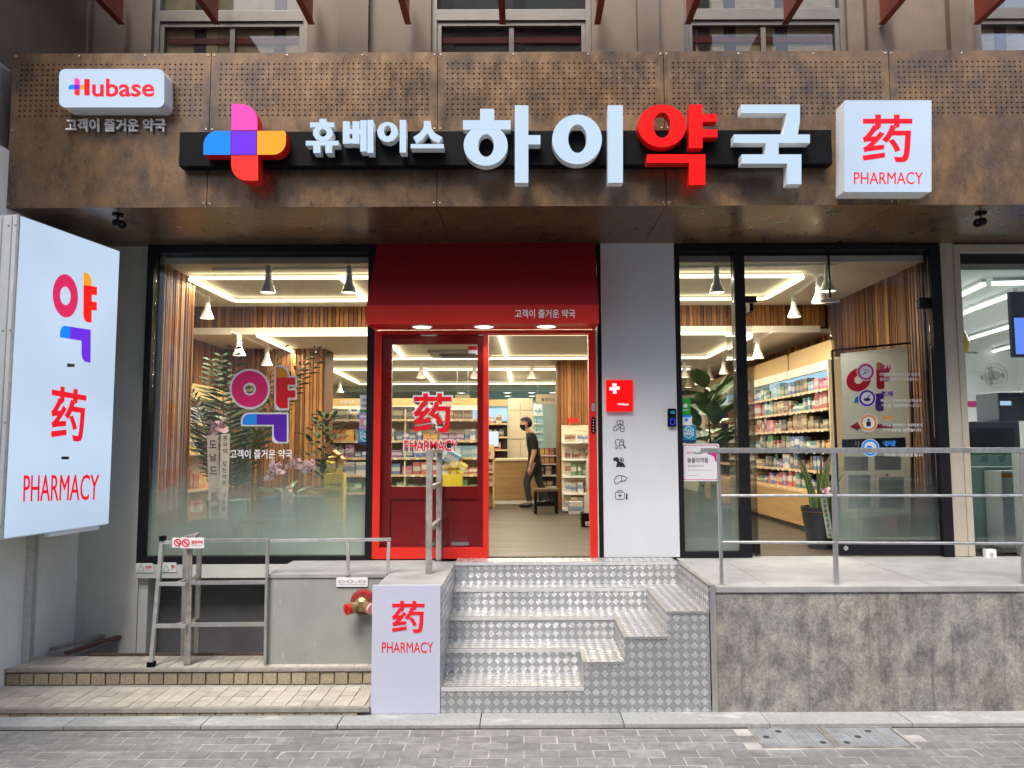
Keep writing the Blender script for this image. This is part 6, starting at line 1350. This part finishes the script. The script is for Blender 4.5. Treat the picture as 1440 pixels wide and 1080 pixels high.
M['mint'] = mk('mint_panel', (.42, .66, .63), .45, var=.04); M['dark_navy'] = mk('dark_counter', (.035, .042, .055), .35)
cn = thing('mint_counter', 'mint green counter behind the neighbouring shop window', 'counter', at(1395, 785, Y=.5)); Yn = .5; n0, n1 = px_x(1358, Yn), px_x(1445, Yn)
bx('front_panel', M['mint'], cn, n0, n1 + 1, Yn, Yn + .03, ZF, at(1390, 657, Y=Yn).z); bx('band', M['mint'], cn, n0, n1 + 1, Yn - .01, Yn + .03, at(1390, 656, Y=Yn).z, at(1390, 640, Y=Yn).z); bx('counter_top', M['p_green'], cn, n0, n1 + 1, Yn - .02, Yn + .5, at(1390, 639.5, Y=Yn).z, at(1390, 636, Y=Yn).z)
for p in (1385, 1409, 1434):
    for j in range(3): shape(poly((p - 5, 650 - 3 * j), (p + 4, 647 - 3 * j), (p + 5, 645.5 - 3 * j), (p - 4, 648.5 - 3 * j)), yplane(Yn - .012), (0, .001, 0), M['stem'], cn, 'printed_stripe')
mch = thing('dark_machine', 'dark appliance standing on the mint counter', 'appliance', at(1395, 635, Y=.7)); bx('lower_casing', M['dark_navy'], mch, px_x(1362, .7), px_x(1434, .7), .7, 1.1, at(1395, 636, Y=.7).z, at(1395, 592, Y=.7).z, bevel=.02); bx('upper_casing', M['dark_navy'], mch, px_x(1406, .8), px_x(1445, .8), .8, 1.2, at(1395, 592, Y=.8).z, at(1395, 551, Y=.8).z, bevel=.02); bx('screen', M['blue_glow'], mch, px_x(1409, .79), px_x(1424, .79), .79, .799, at(1395, 570, Y=.79).z, at(1395, 564, Y=.79).z)
fz = thing('white_freezer', 'white chest freezer leaning cabinet beside the mint counter', 'freezer', at(1422, 790, Y=.25)); bx('body', M['white'], fz, px_x(1404, .2), px_x(1470, .2), .2, .48, ZF + .04, at(1420, 662, Y=.2).z, bevel=.02); bx('label_strip', M['p_orange'], fz, px_x(1405, .19), px_x(1424, .19), .19, .198, at(1410, 671, Y=.19).z, at(1410, 666, Y=.19).z); bx('base', M['black'], fz, px_x(1406, .2), px_x(1470, .2), .22, .46, ZF, ZF + .039)
tv = thing('wall_monitor', 'hanging monitor with blue screen in the neighbouring shop', 'monitor', at(1450, 500, Y=.6)); bx('bezel', M['black'], tv, px_x(1431, .6), px_x(1520, .6), .6, .65, at(1440, 502, Y=.6).z, at(1440, 410, Y=.6).z); M['tv'] = emit('tv_screen', (.12, .25, .9), .5); bx('screen', M['tv'], tv, px_x(1434.5, .6), px_x(1516, .6), .594, .599, at(1440, 498, Y=.6).z, at(1440, 447, Y=.6).z); bx('hanger', M['black'], tv, px_x(1470, .6), px_x(1474, .6), .61, .64, at(1440, 410, Y=.6).z, 3.72)
bs_ = thing('corner_bracket_shelf', 'small corner shelf holding a yellow bottle in the neighbouring shop', 'shelf', at(1365, 495, Y=.9)); bx('board', M['white'], bs_, XN0 + .001, px_x(1374, .9), .8, 1.1, at(1365, 496, Y=.9).z - .02, at(1365, 496, Y=.9).z)
bt = MB().lathe([(.07, 0), (.075, .12), (.05, .2), (.02, .26), (.02, .32)], (px_x(1361, .9), .93, at(1365, 496, Y=.9).z + .001), n=14).build('bottle', M.setdefault('yellow_foil', mk('yellow_foil', (.5, .4, .02), .3))); tag(bt, 'yellow bottle on the corner shelf of the neighbouring shop', 'bottle')
fan = thing('wall_fan', 'round wire wall fan on the back wall of the neighbouring shop', 'fan', at(1400, 545, Y=6)); c = at(1400, 528, Y=6.1)
for r in (.08, .15, .21): MB().tube([c + Vector((r * math.cos(a * .3142), 0, r * math.sin(a * .3142))) for a in range(21)], .008, 5).build('guard_ring', M['steel'], fan)
MB().lathe([(.07, -.05), (.08, .1), (.04, .38)], c, axis=(0, 1, 0), n=12).build('motor', M['p_grey'], fan)
for k in range(3): a = k * 2.09; MB().add([c + Vector((.06 * math.cos(a), .02, .06 * math.sin(a))), c + Vector((.18 * math.cos(a - .25), .0, .18 * math.sin(a - .25))), c + Vector((.18 * math.cos(a + .3), .05, .18 * math.sin(a + .3)))], [(0, 1, 2)]).build('blade', M['p_grey'], fan)
goods((XN0 + .4, 6.2, 1.9), (XN0 + 4, 6.2, 1.9), 'neighbouring shop ledge', ['yellow', 'cream', 'green', 'white', 'purple'], .14, .22, .12, .2, .12, bottles=.2)
ll = bx('far_ledge', M['white'], NS, XN0, XN1, 6.1, 6.479, 1.85, 1.899)
sk = thing('outlet_box', 'white outdoor socket box at the foot of the beige pier', 'socket', at(1381, 790, Y=-.06)); a_, b_ = px_x(1374, -.06), px_x(1388, -.06); bx('casing', M['white'], sk, a_, b_, -.1, -.042, at(1381, 788, Y=-.06).z, at(1381, 772, Y=-.06).z, bevel=.006); MB().lathe([(.02, 0), (.02, -.006), (.0, -.004)], ((a_ + b_) / 2, -.1, at(1381, 779, Y=-.06).z), axis=(0, 1, 0), n=12).build('socket_face', M['p_grey'], sk)
print('GOODS', NGOODS[0], 'OBJECTS', len(bpy.data.objects))
